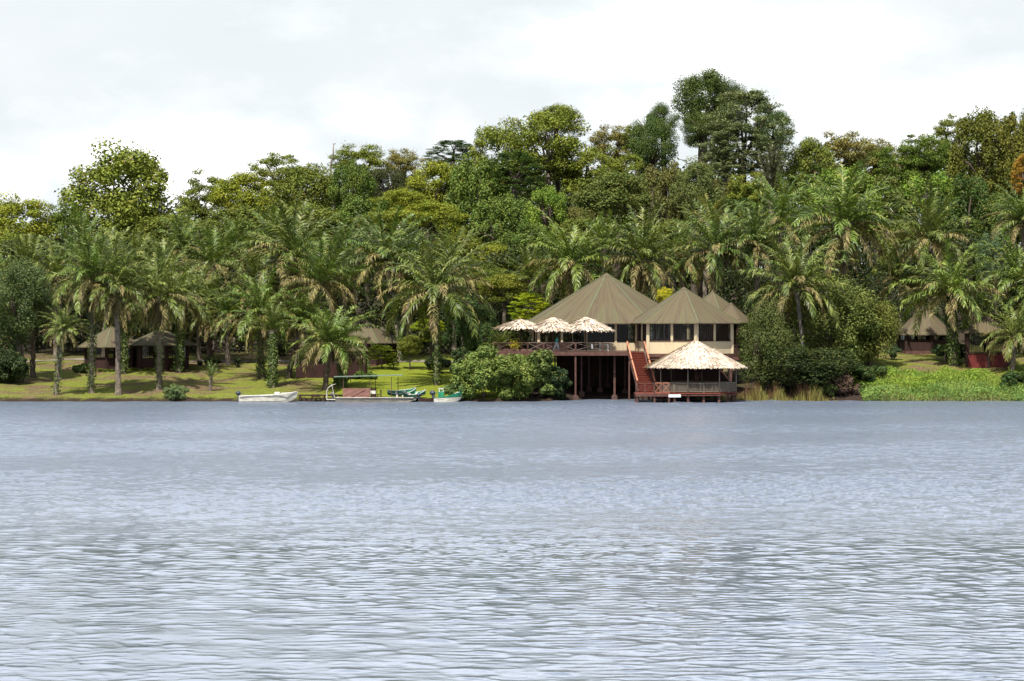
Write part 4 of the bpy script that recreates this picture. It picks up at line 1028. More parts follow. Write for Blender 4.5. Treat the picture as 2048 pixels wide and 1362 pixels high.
dg = thing('dinghy', 'small dark dinghy with a black outboard between the canopied boat and the green boat', 'boat', (PX(840,249),249.0,0))
hull(MB(), 1.9, 1.0, .34, keel0=-.15, sheer=.12, rake=.15, chine=.8).build('hull', M['brown_dark'], dg); outboard(dg, -.05, .55, s=.85)
MB().box((.9,0,.30),(.25,.85,.05)).build('seat', M['brown'], dg)
# low pole jetty between the boats
jt = thing('pole_jetty', 'low rail jetty of dark poles between the white motorboat and the canopied boat', 'jetty', (PX(640,250),250.4,0)); 
xa, xb = PX(596,250)-jt.location.x, PX(700,250)-jt.location.x
MB().bar((xa,-.5,.62),(xb,-.5,.62),.1,.09).bar((xa,.5,.66),(xb,.5,.66),.1,.09).bar((xa,-.5,.36),(xb,-.5,.36),.08,.08).build('rail', M['brown_dark'], jt)
jp = MB(); pl = MB()
for k in range(5):
    x = xa+.2+(xb-xa-.4)*k/4
    for y in (-.5,.5): jp.box((x,y,-.05),(.12,.12,1.35))
jp.build('post', M['brown_dark'], jt)
for k in range(int((xb-xa)/.5)): pl.box((xa+.25+k*.5,0,.70),(.14,1.15,.04))
pl.build('plank', M['brown'], jt)
MB().box((PX(632,250)-jt.location.x,-.5,.62),(.7,.3,.28)).build('crate', M['brown_dark'], jt)
# ---------------------------------------------------------------- person on the deck
pe = thing('person', 'person in a turquoise top and white trousers walking along the deck rail', 'person', (PX(1113,255.7),255.75,Z+.0), D2R(-80))
def skin_obj(name, pts, edges, rad, mat, parent, lv=2):
    me = bpy.data.meshes.new(name); me.from_pydata(pts, edges, []); o = link(bpy.data.objects.new(name, me), parent)
    sk = o.modifiers.new('skin', 'SKIN'); 
    for v, r in zip(me.skin_vertices[0].data, rad): v.radius = (r, r)
    me.skin_vertices[0].data[0].use_root = True
    sub = o.modifiers.new('sub', 'SUBSURF'); sub.levels = lv; sub.render_levels = lv; me.materials.append(mat); return o
# faces +y in its own frame, mid-stride, leaning forward a little
SK = weathered('skin', (.06,.03,.018), (.085,.045,.028), 3, rough=.5, bump=0)
P_ = [(0,0,.93),(0,.02,1.15),(0,.05,1.38),(0,.08,1.47),(0,.11,1.53),(0,.13,1.60),(0,.13,1.70),          # 0 pelvis..6 head top
      (.17,.05,1.38),(.21,.10,1.12),(.19,.30,.98),(.19,.38,.95),(-.17,.05,1.38),(-.22,-.08,1.14),(-.2,.02,.90),(-.2,.05,.82), # arms
      (.10,0,.88),(.11,.20,.50),(.11,.22,.09),(.11,.36,.04),(-.10,0,.88),(-.11,-.10,.50),(-.11,-.38,.14),(-.11,-.28,.05)]
E_ = [(0,1),(1,2),(2,3),(3,4),(4,5),(5,6),(2,7),(7,8),(8,9),(9,10),(2,11),(11,12),(12,13),(13,14),(0,15),(15,16),(16,17),(17,18),(0,19),(19,20),(20,21),(21,22)]
Rr = [.125,.115,.12,.055,.058,.095,.075, .06,.045,.034,.03,.06,.045,.034,.03, .085,.058,.04,.035,.085,.058,.04,.035]
skin_obj('body', P_, E_, Rr, SK, pe)
for (hx, hy, hz_, dx_, dy_, dz_) in ((.19,.38,.95,0,1,-.3),(-.2,.05,.82,0,.3,-1)):
    for k in range(4):
        pts = [(hx+(k-1.5)*.018, hy, hz_), (hx+(k-1.5)*.02, hy+dy_*.045, hz_+dz_*.045), (hx+(k-1.5)*.02, hy+dy_*.07, hz_+dz_*.075-.01)]
        MB().tube(pts, [.010,.009,.006], 6).build('finger', SK, pe, smooth=True)
    MB().tube([(hx-.03,hy-.01,hz_), (hx-.055,hy+dy_*.02,hz_+dz_*.02), (hx-.05,hy+dy_*.045,hz_+dz_*.045)], [.012,.010,.007], 6).build('thumb', SK, pe, smooth=True)
TQ = weathered('turquoise_cloth', (.05,.36,.33), (.09,.46,.42), 6, rough=.85, bump=.1); WH = weathered('white_cloth', (.60,.62,.66), (.75,.77,.80), 5, rough=.85, bump=.1)
skin_obj('shirt', [(0,0,.86),(0,.01,1.0),(0,.02,1.2),(0,.05,1.38),(0,.065,1.43),(.18,.05,1.37),(.215,.09,1.15),(-.18,.05,1.37),(-.225,-.07,1.17)], [(0,1),(1,2),(2,3),(3,4),(3,5),(5,6),(3,7),(7,8)], [.17,.155,.145,.145,.08,.08,.065,.08,.065], TQ, pe)
skin_obj('trousers', [(0,0,.95),(.10,0,.86),(.11,.19,.50),(.11,.22,.14),(-.10,0,.86),(-.11,-.10,.50),(-.11,-.36,.17)], [(0,1),(1,2),(2,3),(0,4),(4,5),(5,6)], [.14,.115,.085,.07,.115,.085,.07], WH, pe)
MB().tube([(0,.12,1.62),(0,.115,1.66),(0,.11,1.71),(0,.11,1.735)], [.098,.102,.08,.02], 12).build('hair', M['dark_motor'], pe, smooth=True)
MB().tube([(0,.215,1.60),(0,.235,1.585),(0,.22,1.575)],[.012,.016,.010],6).build('nose', SK, pe, smooth=True)
# lamp-like details on the lawn
# ---------------------------------------------------------------- forest, from the skyline down
G_FOREST = 'forest trees behind the palms'
TREES = [
 # px, py, rx, ry, Y, style, colour, label
 (-70,440,70,75,352,'round',OLIVE,'olive crowned forest tree cut by the left edge of the photo'),
 (28,440,80,56,345,'round',YOL,'yellow green domed tree at the far left skyline'),
 (128,455,46,62,352,'open',MID,'thin grey green tree just left of the big dome tree'),
 (242,378,104,104,360,'round',OLIVE,'tall airy dome shaped tree standing alone above the left palms'),
 (255,430,80,70,366,'open',OLD,'lower tree behind the airy dome tree, filling its underside'),
 (408,385,48,52,372,'open',OLD,'dull olive tree between the big left dome and the yellower tree'),
 (488,388,62,52,366,'round',YOL,'bright olive round tree with flat top, right of the left dome'),
 (556,338,52,42,378,'open',OLIVE,'light airy treetop above the olive round trees, left of the bare snag'),
 (612,375,62,62,362,'round',OLD,'dark olive round tree directly left of the bare snag'),
 (722,322,54,42,380,'open',OLIVE,'airy treetop rising behind the vine covered tree'),
 (704,372,46,56,352,'vine',(.085,.125,.02),'deep green vine covered tree right of the bare snag'),
 (806,332,44,42,386,'open',RED,'reddish thin treetop right of the vine covered tree'),
 (775,375,44,45,376,'dense',(.05,.06,.02),'small dark dense tree under the reddish treetop'),
 (868,362,56,48,360,'round',YOL,'yellowish round tree below the flat topped tree'),
 (905,306,56,30,398,'layer',(.07,.11,.045),'thin flat topped tree with tiers seen against the sky'),
 (1002,305,58,72,382,'round',OLIVE,'rounded olive tree left of the great open crown'),
 (1098,275,78,80,386,'open',OLIVE,'great open crowned tree at centre with sky showing between limbs'),
 (1112,235,62,42,392,'umbrella',OLIVE,'upper canopy of the tree behind the great open crown, highest at centre'),
 (1170,335,62,58,384,'open',OLIVE,'right hand open tree beside the great open crown'),
 (1228,288,44,48,398,'open',RED,'thin reddish olive tree on the skyline left of the dark vine column'),
 (1275,275,32,34,396,'open',OLD,'small tuft of treetop beside the dark vine column'),
 (955,385,66,80,352,'vine',MID,'green leafy tree below the round olive tree, centre left'),
 (1028,345,66,48,350,'layer',DKG,'dark tiered tree under the great open crown'),
 (1010,445,70,62,340,'vine',MID,'shaded leafy tree between the yellow canopy and the bright round tree'),
 (1094,418,46,46,335,'vine',FRESH,'bright green rounded tree with dark hollow beneath, centre'),
 (1150,445,50,36,338,'round',BRN,'brownish low tree right of the bright rounded tree'),
 (1225,392,72,58,346,'round',(.10,.125,.03),'broad olive green tree below the thin reddish skyline tree'),
 (1240,335,50,45,360,'open',OLIVE,'yellowish airy tree between the open crown and dark vine column'),
 (1304,290,46,66,368,'dense',DKG,'dark column shaped vine draped tree left of the tallest tree'),
 (1326,240,34,34,372,'dense',DKG,'small dark lobe of foliage touching the tallest tree on its left'),
 (1410,203,66,72,388,'dense',(.058,.084,.016),'tallest tree, dark dense rounded crown above everything else'),
 (1455,205,44,44,392,'dense',(.058,.084,.016),'dark dense shoulder to the right of the tallest crown'),
 (1402,258,42,40,380,'dense',(.058,.084,.016),'lower dark lobe under the tallest crown'),
 (1545,262,38,50,384,'dense',DKG,'dark tree at the right rim of the wide tiered tree'),
 (1488,262,96,92,366,'layer',GRY,'wide grey green tiered tree in front of the tallest dark tree'),
 (1480,300,80,60,362,'layer',GRY,'lower tiers of a grey green tree below the wide tiered one'),
 (1322,395,58,78,352,'vine',BRN,'brown shaded tree under the dark vine column'),
 (1392,365,44,54,346,'round',(.11,.135,.04),'small bright leafed tree below the wide tiered tree'),
 (1440,400,60,52,352,'vine',BRN,'dim brownish tree filling below the tiered tree'),
 (1508,392,66,56,350,'open',OLIVE,'olive tree behind the narrow upright raffia'),
 (1470,430,60,40,340,'vine',DKG,'very dark low tree above the palms, below the tiered tree'),
 (1620,325,50,66,370,'round',OLD,'dark olive upright tree right of the wide tiered tree'),
 (1690,305,56,52,386,'open',RED,'reddish airy tree on the skyline right of the dark olive tree'),
 (1755,315,50,46,390,'open',RED,'second reddish airy skyline tree, towards the right'),
 (1800,325,50,48,378,'open',MID,'green airy skyline tree right of the reddish pair'),
 (1690,395,84,62,346,'vine',FRESH,'light green creeper covered tree behind the largest palm'),
 (1775,410,70,56,348,'vine',(.10,.12,.025),'olive creeper covered tree right of the largest palm'),
 (1850,300,48,44,380,'open',MID,'small green treetop left of the high right hand mass'),
 (1898,268,50,46,386,'open',OLD,'airy treetop leaning out left of the high right hand mass'),
 (1962,295,66,76,362,'vine',(.105,.115,.018),'high creeper hung olive tree, left part of the right hand mass'),
 (2032,290,58,76,358,'vine',(.115,.12,.018),'high creeper hung olive tree at the right edge of the photo'),
 (2120,310,70,90,360,'round',OLIVE,'olive tree just beyond the right edge of the photo'),
 (2052,345,34,44,338,'layer',(.33,.20,.035),'orange leafed tree at the right edge'),
 (1855,400,66,62,350,'vine',FRESH,'green creeper covered tree below the gap in the right skyline'),
 (1935,420,66,70,345,'vine',DKG,'dark hollow creeper hung tree under the right hand mass'),
 (2010,445,66,60,340,'vine',(.08,.11,.02),'leafy tree under the orange tree at right'),
 (620,450,90,50,345,'round',OLD,'shaded round tree behind the upper palms, centre left'),
 (740,440,70,50,342,'vine',MID,'green tree behind the upper palms below the vine covered tree'),
 (800,400,60,36,345,'umbrella',YOL,'small yellow spreading tree above the long yellow canopy'),
 (855,432,92,46,332,'umbrella',YOL,'long yellow green spreading canopy, upper one left of centre'),
 (770,440,70,34,336,'umbrella',OLIVE,'olive spreading canopy at the left end of the long yellow canopy'),
 (985,515,62,44,322,'umbrella',YOL,'lower yellow green spreading canopy beside the centre palms'),
 (915,490,60,36,326,'umbrella',(.14,.155,.022),'middle yellow green canopy between the two spreading ones'),
 (350,470,80,50,345,'round',OLD,'shaded tree behind the left palms under the airy dome'),
 (470,455,80,44,345,'vine',OLD,'shaded creeper tree behind the left palms'),
 (60,520,80,50,325,'vine',(.08,.105,.03),'grey green leafy tree behind the far left palms'),
 (-20,500,60,60,330,'round',OLIVE,'olive tree at the left edge behind the far left palms'),
 (34,600,74,76,266,'dense',(.065,.095,.03),'dark glossy broadleaf tree at the left edge above the lawn'),
 (-60,600,70,80,284,'round',(.045,.078,.024),'dark broadleaf tree beyond the left edge of the lawn'),
 (1060,490,60,44,320,'vine',MID,'green tree filling between yellow canopy and the palms behind the main roof'),
 (1010,570,56,44,300,'umbrella',(.17,.19,.03),'yellow green feathery tree left of the main roof'),
 (1062,612,44,30,288,'layer',LIME,'bright lime tiered tree touching the main roof on its left'),
 (955,545,50,44,304,'umbrella',(.13,.17,.03),'olive green feathery tree above the landing lawn'),
 (1160,470,60,40,325,'round',OLD,'shaded round tree behind the palms above the main roof'),
 (1345,470,60,36,325,'round',OLD,'shaded tree between the palms behind the roofs'),
 (1330,592,22,18,268,'round',(.40,.38,.03),'small tree covered in yellow blossom between the two large roofs'),
 (1600,470,70,60,325,'vine',DKG,'dark creeper tree behind the leaning palm'),
 (1800,500,70,60,320,'vine',OLD,'olive creeper tree behind the right hand palms'),
 (1990,505,46,44,296,'vine',(.10,.15,.07),'pale broad leafed tree at right between the palms'),
 (1668,655,98,92,264,'dense',(.11,.135,.03),'big dark rounded tree by the water right of the thatched gazebo'),
 (1738,655,62,74,266,'dense',(.11,.125,.024),'olive rounded tree on the right flank of the big dark tree'),
 (1530,690,56,84,257,'dense',(.075,.095,.024),'dark tree standing right beside the cream walled pavilion'),
 (1640,592,92,44,272,'round',(.11,.125,.022),'olive topped tree just under the largest palm'),
 (1600,728,118,46,257.5,'dense',(.042,.058,.018),'added dark foliage standing in for the shade over the reeds'),  # tree added where only dark shade lies; shade put into its colour
 (925,640,46,52,272,'vine',(.045,.085,.022),'dark green leafy tree behind the trunk of the centre palm'),
 (962,655,44,44,264,'vine',(.050,.088,.024),'dark leafy tree between the centre palm and the thatched umbrellas'),
 (2050,620,50,60,274,'round',(.035,.06,.02),'dark tree at the right edge behind the red walled hut'),
]
TREES += [(2210,340,80,80,365,'open',OLIVE,'open tree beyond the right edge of the photo'),(2300,400,90,80,350,'round',OLD,'round tree farther beyond the right edge of the photo'),(2190,640,80,80,275,'dense',(.06,.09,.025),'dark low tree beyond the right edge behind the red walled hut'),
 (-170,430,90,80,355,'open',OLIVE,'open tree beyond the left edge of the photo'),(-270,440,90,80,350,'round',YOL,'yellowish tree farther beyond the left edge of the photo'),(-190,640,80,70,278,'dense',(.06,.09,.025),'dark low tree beyond the left edge of the lawn')]
for tr in TREES:
    px, py, rx, ry, Y, st, c, lab = tr
    big_ = Y >= 325 and st in ('round','open','vine')
    tree(px, py+(.22*ry if big_ else 0), rx*(1.24 if big_ else 1.05), ry*(1.24 if big_ else 1.06), Y, st, c, lab, group=G_FOREST if Y >= 300 else None)
# small garden trees around the huts
tree(858,650,40,14,276,'layer',LIME,'small lime green tree with flat tiers beside the centre palm', name='garden_tree')
tree(865,672,30,14,276,'layer',(.17,.20,.02),'low yellow green tiered tree beneath the lime one', name='garden_tree')
tree(820,690,28,24,279,'round',(.15,.17,.028),'small round yellow green tree at the back of the bright lawn', name='garden_tree')
tree(762,704,34,17,279,'layer',(.16,.20,.02),'small lime tiered tree in front of the centre left hut', name='garden_tree')
tree(785,720,16,14,279,'layer',(.14,.18,.02),'tiny tiered tree under the eaves of the centre left hut', name='garden_tree')
tree(500,655,34,34,284,'layer',(.09,.14,.03),'soft green feathery tree in shade behind the lawn palms', name='garden_tree')
# the bare snag on the skyline
Y = 372; x, zt = PX(665,Y), PZ(286,Y); gz = Hs(x,Y)
t = thing('dead_tree', 'bare dead pole of a tree sticking up above the skyline', 'dead tree', (x,Y,gz))
h = zt-gz; MB().tube([(0,0,0),(.2,0,h*.6),(-.35,0,h*.86),(.1,0,h*.93),(.15,0,h)],[.35,.25,.17,.13,.07],7).bar((.1,0,h*.985),(.5,0,h),.1).build('trunk', M['pale_bark'], t, smooth=True)
# far wood behind everything, read as one mass
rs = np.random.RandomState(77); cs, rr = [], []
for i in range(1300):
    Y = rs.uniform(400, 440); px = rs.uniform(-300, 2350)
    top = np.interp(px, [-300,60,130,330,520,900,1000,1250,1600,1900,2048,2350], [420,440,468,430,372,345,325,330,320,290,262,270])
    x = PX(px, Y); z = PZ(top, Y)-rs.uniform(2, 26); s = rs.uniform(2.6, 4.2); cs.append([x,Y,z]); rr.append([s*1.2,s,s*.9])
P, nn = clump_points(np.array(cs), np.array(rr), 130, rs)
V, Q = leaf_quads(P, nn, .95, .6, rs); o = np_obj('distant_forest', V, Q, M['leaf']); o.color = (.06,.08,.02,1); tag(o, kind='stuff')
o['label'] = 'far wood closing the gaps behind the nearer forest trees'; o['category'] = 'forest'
# shady undergrowth below the palms
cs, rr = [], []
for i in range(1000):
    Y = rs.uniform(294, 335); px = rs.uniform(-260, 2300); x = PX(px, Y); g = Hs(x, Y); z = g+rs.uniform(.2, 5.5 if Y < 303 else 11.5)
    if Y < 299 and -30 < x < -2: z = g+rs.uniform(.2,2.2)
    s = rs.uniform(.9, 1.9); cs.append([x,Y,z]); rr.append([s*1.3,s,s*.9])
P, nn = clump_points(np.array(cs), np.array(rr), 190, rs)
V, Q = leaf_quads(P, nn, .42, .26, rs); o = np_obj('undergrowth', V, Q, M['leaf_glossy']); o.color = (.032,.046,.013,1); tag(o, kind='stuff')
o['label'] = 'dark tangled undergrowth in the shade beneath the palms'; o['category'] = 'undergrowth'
# ---------------------------------------------------------------- palms
G1, G2 = 'palms on the lawn by the water', 'palms crowded in front of the forest'
def gy_(px, py): return ground_Y(px, py)
PALMS = [
 # px, py, base_py or -Y, radius, label, kwargs
 (128,658,790,44,'short stocky palm nearest the water at the far left',dict(style='full',thick=.9,ivy=.25,basepx=112)),
 (66,600,755,66,'dark trunked palm shading the far left shrub',dict(style='broad',thick=1.1,bark='bark',basepx=66)),
 (185,540,786,92,'tall palm with an ivy wrapped trunk, first of the lawn row from the left',dict(skirt=True,ivy=.35,basepx=183)),
 (232,560,790,88,'tall palm in front of the left pair of huts with hanging dead fronds',dict(style='full',skirt=True,basepx=237,thick=1.1)),
 (252,600,748,66,'palm with green ivy trunk just behind the first hut roof',dict(style='broad',ivy=1.0,basepx=246)),
 (318,578,780,90,'tall fibrous trunked palm before the second hut of the left pair',dict(style='full',skirt=True,ivy=.2,basepx=318)),
 (362,600,745,70,'ivy covered palm at the right corner of the left huts',dict(style='broad',ivy=.9,basepx=358)),
 (415,628,722,62,'dark stout palm right of the left pair of huts',dict(style='full',thick=1.3,bark='bark',basepx=420)),
 (522,628,757,82,'palm with dark bulky trunk behind the white motorboat',dict(style='broad',thick=1.25,bark='bark',ivy=.5,basepx=522)),
 (545,660,775,50,'low palm smothered in creeper above the white motorboat',dict(style='spear',ivy=1.3,thick=1.2,dry=False,basepx=545)),
 (604,640,756,58,'palm on a leaning bare trunk left of the maroon shelter',dict(style='full',bark='bark',basepx=578)),
 (642,566,748,86,'palm rising behind the maroon shelter',dict(style='spear',ivy=.4,basepx=640)),
 (664,682,780,78,'low wide palm drooping over the maroon shelter',dict(style='broad',thick=.95,bark='bark',basepx=650)),
 (684,700,776,40,'creeper wrapped palm stump beside the low wide palm',dict(style='spear',ivy=1.2,thick=.9,dry=False,basepx=684)),
 (870,582,771,108,'large spreading palm standing alone on the bright lawn',dict(style='broad',ivy=.55,skirt=False,basepx=874,fruit=True)),
 (772,520,724,98,'large palm with arching fronds behind the bright lawn',dict(style='broad',ivy=.3,basepx=800)),
 (590,512,732,98,'wide crowned palm with brown lower fronds above the leaning trunk',dict(style='full',skirt=True,basepx=595)),
 (520,530,-286,86,'palm with arched brown fronds, left neighbour of the wide crowned palm',dict(style='broad')),
 (165,478,-300,84,'upright palm top above the tall ivy wrapped palm',dict(style='spear')),
 (215,500,-292,84,'bright green palm top behind the left lawn row',dict(style='spear')),
 (272,500,-300,80,'palm top behind the left hut pair, first from left',dict(style='full')),
 (330,520,-292,80,'palm top behind the left hut pair, second from left',dict(style='spear')),
 (365,462,-315,72,'high palm top with reddish heart under the airy dome tree',dict(style='full')),
 (428,492,-300,78,'palm top left of the wide crowned palm, upper one',dict(style='spear')),
 (395,560,-288,76,'shaded palm top above the dark stout palm',dict(style='broad')),
 (470,470,-312,74,'high palm top in the crowd, centre left',dict(style='full')),
 (548,446,-314,76,'highest palm top in the crowd left of centre',dict(style='spear')),
 (610,462,-306,78,'palm top directly above the wide crowned palm',dict(style='spear')),
 (690,486,-302,78,'palm top between the wide crowned palm and the arching palm',dict(style='full')),
 (660,520,-294,70,'palm top half hidden behind the wide crowned palm on its right',dict(style='spear')),
 (735,468,-310,68,'small high palm top under the yellow canopy',dict(style='spear')),
 (820,490,-302,76,'palm top right of the large arching palm',dict(style='spear')),
 (905,540,-292,72,'palm top peeping behind the lone lawn palm',dict(style='spear')),
 (60,500,-300,74,'palm top at the far left below the yellow dome',dict(style='spear')),
 (110,520,-292,72,'palm top at left below the thin grey tree',dict(style='full')),
 (10,540,-300,70,'palm top touching the left edge of the photo',dict(style='spear')),
 (455,590,-284,66,'low shaded palm behind the young lawn palm',dict(style='full')),
 (1000,690,-262,34,'small palm behind the bush at the deck end',dict(style='spear',dry=False)),
 (1142,528,-286,92,'palm rising behind the left slope of the main roof',dict(style='broad',skirt=True)),
 (1208,498,-296,66,'upright palm top right behind the main roof peak',dict(style='spear',dry=False)),
 (1285,520,-284,84,'palm behind the main roof with brown drooping fronds, right of the peak',dict(style='full',skirt=True)),
 (1432,500,-284,88,'palm behind the second roof peak with long dead fronds',dict(style='broad',skirt=True,fruit=True)),
 (1365,520,-294,66,'palm top between the two roof peaks',dict(style='full')),
 (1415,450,-300,52,'palm topped by yellowish plumes above the second roof',dict(style='spear',col=(.22,.22,.05))),
 (1060,560,-300,56,'small palm top above the lime tree',dict(style='spear',dry=False)),
 (1515,490,-284,74,'palm top left of the largest palm',dict(style='full')),
 (1560,440,-292,76,'high palm top between narrow raffia and the largest palm',dict(style='spear')),
 (1592,572,-261,96,'palm on a thin leaning trunk in front of the big dark tree',dict(style='broad',thick=.75,bark='pale_bark',basepx=1612)),
 (1688,448,-276,118,'largest palm of all with a skirt of dead fronds, right of the roofs',dict(style='full',skirt=True,thick=1.4,bark='bark')),
 (1860,478,-282,84,'palm with arching pale fronds behind the right hand hut',dict(style='full')),
 (1900,585,-268,92,'ivy clad palm standing before the right hand hut',dict(style='broad',ivy=1.0,thick=1.5,bark='bark',basepx=1908)),
 (1800,560,-286,66,'shaded palm top left of the ivy clad right hand palm',dict(style='full')),
 (2048,440,-284,70,'palm at the right edge below the orange tree',dict(style='full')),
 (2035,560,-276,84,'palm at the right edge above the red walled hut',dict(style='broad',skirt=True)),
 (2032,668,-263,62,'low palm with tan fronds hanging over the red wall',dict(style='broad',thick=.8)),
 (2100,600,-272,90,'palm just beyond the right edge of the photo',dict(style='full')),
 (-50,560,-280,90,'palm just beyond the left edge of the photo',dict(style='full')),
]
PALMS += [(2200,520,-270,96,'first palm beyond the right edge of the photo, tall',dict(style='full')),(2290,580,-266,90,'second palm beyond the right edge of the photo',dict(style='broad')),
 (2250,460,-290,84,'high palm further beyond the right edge of the photo',dict(style='spear')),(-150,540,-270,92,'palm further beyond the left edge of the photo',dict(style='full')),(-240,590,-264,90,'palm farthest beyond the left edge of the photo',dict(style='broad')),(-200,470,-290,84,'high palm beyond the left edge of the photo',dict(style='spear'))]
for px, py, b, r, lab, kw in PALMS:
    Y = -b if b < 0 else gy_(kw.get('basepx', px), b)
    if b < 0 and px < 900: py += 36; r *= .86
    elif px < 400 and r > 80: py += 16; r *= .9
    palm(px, py, Y, r, lab, group=(G1 if b > 0 else G2), **kw)
# young palms on the lawn
for px, py, b, r, lab, c in [(422,752,782,28,'young palm seedling alone on the sunny lawn',(.10,.15,.04)), (30,700,762,34,'young bushy palm at the far left edge of the lawn',(.045,.08,.03)), (45,688,764,26,'short palm frond cluster above the far left shrub',(.07,.12,.04))]:
    palm(px, py, gy_(px, b), r*1.9, lab, style='young', dry=False, thick=.5, col=c)
# raffia: a narrow upright brush of fronds
Y = 340; V, Q = fronds_data(700, 26, 82, 89.5, 6.2, .5, .09, .1, .05, 26)
Y = 332
t = thing('raffia_palm', 'narrow upright brush shaped palm dark against the forest right of the tiered tree', 'palm tree', (PX(1545,Y), Y, Hs(PX(1545,Y),Y)))
hz = PZ(392,Y)-Hs(PX(1545,Y),Y); o = np_obj('crown', V, Q, M['palm'], t); o.location = (0,0,hz); o.color = (.06,.06,.025,1); o.scale=(1.5,1.5,1.1)
MB().tube([(0,0,0),(0,0,hz+.3)],[.4,.5],8).build('trunk', M['bark'], t, smooth=True)
# ---------------------------------------------------------------- shrubs
shrub(908,690,1016,803,251.5,(.16,.22,.05),'rounded light green bush at the water, left of the deck posts',leaf=.27,K=46,per=330,depth=2.6)
shrub(985,700,1075,803,251.0,(.14,.19,.04),'middle green bush overhanging the water beneath the deck end',leaf=.27,K=34,per=320,depth=2.2)
shrub(1036,694,1118,802,252.5,(.11,.155,.04),'tall bush with pale glossy leaves touching the deck rail',leaf=.3,K=34,per=320,depth=1.8)
shrub(1084,722,1142,802,253.2,(.030,.055,.020),'dark shaded bush against the left deck post',leaf=.27,K=22,per=300,depth=1.8)  # leaf colour darkened to include the deck's shadow
shrub(884,760,938,800,250.8,(.12,.19,.06),'low pale green bush behind the green boat',leaf=.2,per=260,depth=1.2)
shrub(322,768,376,802,250.7,(.14,.19,.07),'small grey green bush leaning over the bank at left',leaf=.2,per=200,K=14,depth=1)
shrub(-30,700,58,768,264,(.040,.065,.024),'dark rounded shrub at the far left of the lawn',leaf=.26,per=280,depth=1.8)
shrub(130,722,182,755,275,(.045,.08,.02),'dark leafy shrub left of the left hut pair',leaf=.24,depth=1)
for i,(a_,b_,tp_,lab) in enumerate([(184,214,736,'yellow green hedge plant under the first hut, left end'),(212,236,738,'yellow green hedge plant between the two front palm trunks'),(250,284,737,'yellow green hedge plant in the middle of the row below the huts'),(282,312,735,'yellow green hedge plant at the right end of the row below the huts')]):
    shrub(a_, tp_, b_, 750, 276, (.12,.16,.02), lab, leaf=.2, per=220, K=10, depth=.8, group='hedge plants below the left huts')
shrub(338,730,372,748,277,(.05,.06,.02),'dull low shrub at the right corner of the left huts',leaf=.2,K=10,depth=.8)
shrub(466,712,490,734,280,(.03,.05,.02),'little dark potted looking shrub on the back of the lawn',leaf=.18,K=8,depth=.5)
shrub(396,715,445,735,283,(.04,.065,.02),'dark low shrub behind the young palm seedling',leaf=.2,K=10,depth=.8)
shrub(666,752,700,775,262,(.10,.15,.03),'small bright shrub in front of the maroon shelter',leaf=.2,K=9,depth=.8)
shrub(700,744,760,764,268,(.13,.20,.04),'low light green plants along the front of the maroon shelter',leaf=.22,K=14,depth=.8)
shrub(850,706,905,738,274,(.030,.045,.018),'dark low bush behind the lone lawn palm',leaf=.22,depth=1)
shrub(895,690,950,760,258,(.045,.075,.024),'dark green bush between the lawn and the waterside bush',leaf=.25,per=260,depth=1.5)
shrub(1590,728,1662,792,255.5,(.035,.075,.04),'bluish dark green bush behind the reeds',leaf=.28,depth=1.5)
shrub(1655,750,1722,800,254,(.135,.085,.065),'reddish brown withered bush at the water right of the reeds',leaf=.2,K=30,per=90,depth=1.3,clump=.8)
shrub(1640,765,1680,800,253.3,(.09,.13,.035),'small green bush between the reeds and the withered bush',leaf=.22,K=10,depth=.9)
shrub(1705,728,1768,772,259,(.055,.09,.025),'green bush at the left end of the weedy bank',leaf=.26,depth=1.4)
shrub(1772,690,1802,712,272,(.09,.14,.06),'pale leafed bush left of the right hand hut',leaf=.3,K=9,depth=.8)
shrub(1858,690,1935,718,270,(.035,.065,.025),'dark bush at the foot of the ivy clad right hand palm',leaf=.28,depth=1.2)
shrub(1990,745,2075,800,255,(.04,.08,.022),'dark green bush at the right end of the weedy bank',leaf=.24,per=260,depth=1.6)
shrub(1880,655,1898,716,268,(.10,.14,.03),'upright yellow leafed shrub beside the right hand hut',leaf=.2,K=9,depth=.4)
# ---------------------------------------------------------------- reeds, weeds, grass
def blades(n, px0, px1, y0f, y1f, h0, h1, w, col, name, label, cat, lean=.35, mat=None, seed=1):
    rs = np.random.RandomState(seed); pxs = rs.uniform(px0, px1, n); xs = PX(pxs, 255.); sh = shoreline(xs)
    ys = sh+rs.uniform(y0f, y1f, n); z = np.maximum(H(xs, ys), -.05); hh = rs.uniform(h0, h1, n)
    hh = hh*(.62+.38*np.sin(xs*2.1+1.3*np.sin(xs*.9)+seed))*np.clip(np.minimum(pxs-px0, px1-pxs)/30, .25, 1)
    d = rs.normal(size=(n,2))*lean; a = rs.uniform(0, PI, n); wv = np.stack([np.cos(a), np.sin(a), np.zeros(n)], 1)*w
    b = np.stack([xs, ys, z-.05], 1); m_ = b+np.stack([d[:,0]*.35*hh, d[:,1]*.35*hh, hh*.6], 1); tp = b+np.stack([d[:,0]*hh, d[:,1]*hh, hh*.97], 1)
    V = np.stack([b-wv, b+wv, m_+wv*.8, m_-wv*.8, tp+wv*.15, tp-wv*.15], 1).reshape(-1,3); k = np.arange(n)*6
    Q = np.concatenate([np.stack([k,k+1,k+2,k+3],1), np.stack([k+3,k+2,k+4,k+5],1)])
    o = np_obj(name, V, Q, mat or M['leaf']); o.color = tuple(col)+(1,); tag(o, kind='stuff'); o['label'] = label; o['category'] = cat; return o
blades(2600,1400,1665,-1.6,1.2,.5,1.9,.028,(.22,.20,.06),'reeds','yellowish reeds standing in the shallows right of the gazebo','reeds',lean=.16,seed=4)
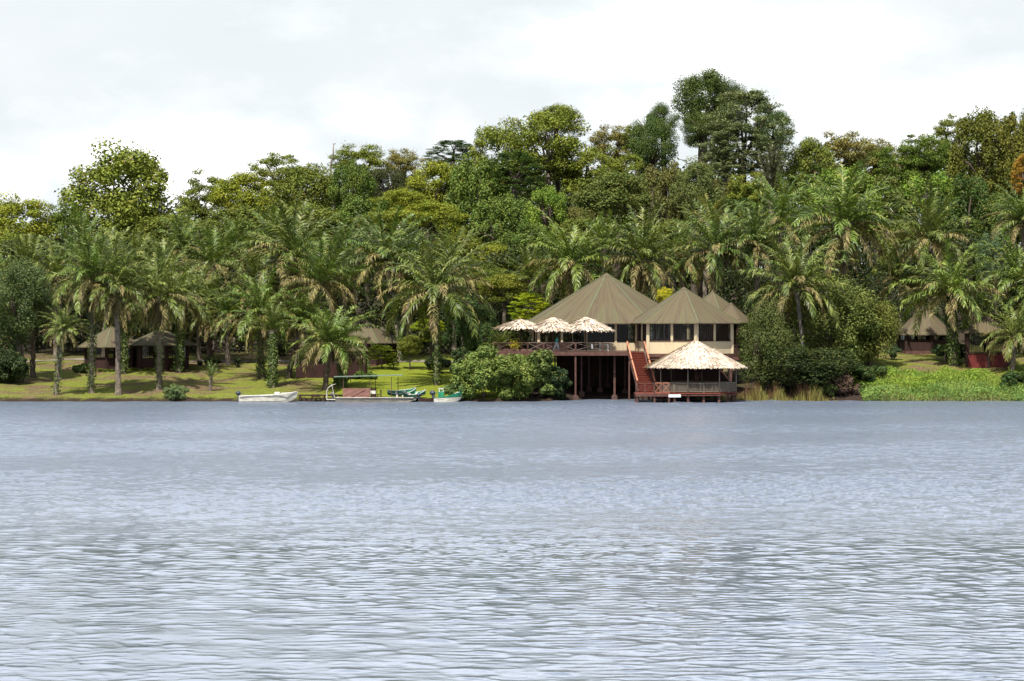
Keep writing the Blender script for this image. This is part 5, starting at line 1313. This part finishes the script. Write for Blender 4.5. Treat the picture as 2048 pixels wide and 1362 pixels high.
blades(500,1462,1640,-1.2,1.5,1.5,2.5,.02,(.15,.08,.05),'reeds','taller brown reed stalks among the yellowish reeds','reeds',lean=.12,seed=5)
blades(2600,-60,880,.15,.9,.10,.38,.02,(.10,.13,.035),'grass','rough grass fringe along the muddy edge of the lawn','grass',seed=6)
blades(26000,-60,900,.6,34,.05,.13,.02,(.17,.19,.035),'grass','short lawn grass under the palms','grass',lean=.5,seed=7)
rs = np.random.RandomState(9); n = 60000; xs = PX(rs.uniform(1712, 2330, n), 257.); d = rs.uniform(.0, 1, n)*(12.2+1.8*np.sin(xs*.8)+1.3*np.sin(xs*1.7+1))
ys = shoreline(xs)+d-.3
bump_ = .6+.45*np.sin(xs*1.1+ys*.7)*np.sin(ys*.9-xs*.3)+.35*np.sin(xs*.53-ys*.8+1)
edge = sstep(36.5, 39., xs); hh = rs.uniform(0, 1, n)*np.clip(bump_*.75, .08, .8)*edge*(1-.4*sstep(9,13,d))+.03
P = np.stack([xs, ys, np.maximum(H(xs, ys), 0)+hh], 1); nn = np.array([0,-.25,.8])+rs.normal(size=(n,3))*.65
up_ = d+1.5*np.sin(xs*.6+1) > 4.6; V, Q = leaf_quads(P[up_], nn[up_], rs.uniform(.12,.3,up_.sum()), rs.uniform(.07,.14,up_.sum()), rs)
o = np_obj('weeds', V, Q, M['leaf']); o.color = (.19,.275,.04,1); tag(o, kind='stuff'); o['label'] = 'yellow green weeds on the upper part of the right hand bank'; o['category'] = 'weeds'
P, nn = P[~up_], nn[~up_]; n = len(P); V, Q = leaf_quads(P, nn, rs.uniform(.12,.3,n), rs.uniform(.07,.14,n), rs)
o = np_obj('weeds', V, Q, M['leaf']); o.color = (.17,.265,.065,1); tag(o, kind='stuff'); o['label'] = 'pale bluish green weeds on the lower right hand bank beside the water'; o['category'] = 'weeds'
blades(7500,1725,2330,-.2,11,.3,1.0,.03,(.20,.27,.06),'grass','tall light green grass mixed into the weeds of the right bank','grass',lean=.4,seed=12)
blades(3200,1725,2330,-.6,.6,.3,.8,.03,(.22,.23,.09),'grass','straw coloured grass fringe where the right bank meets the water','grass',lean=.35,seed=13)
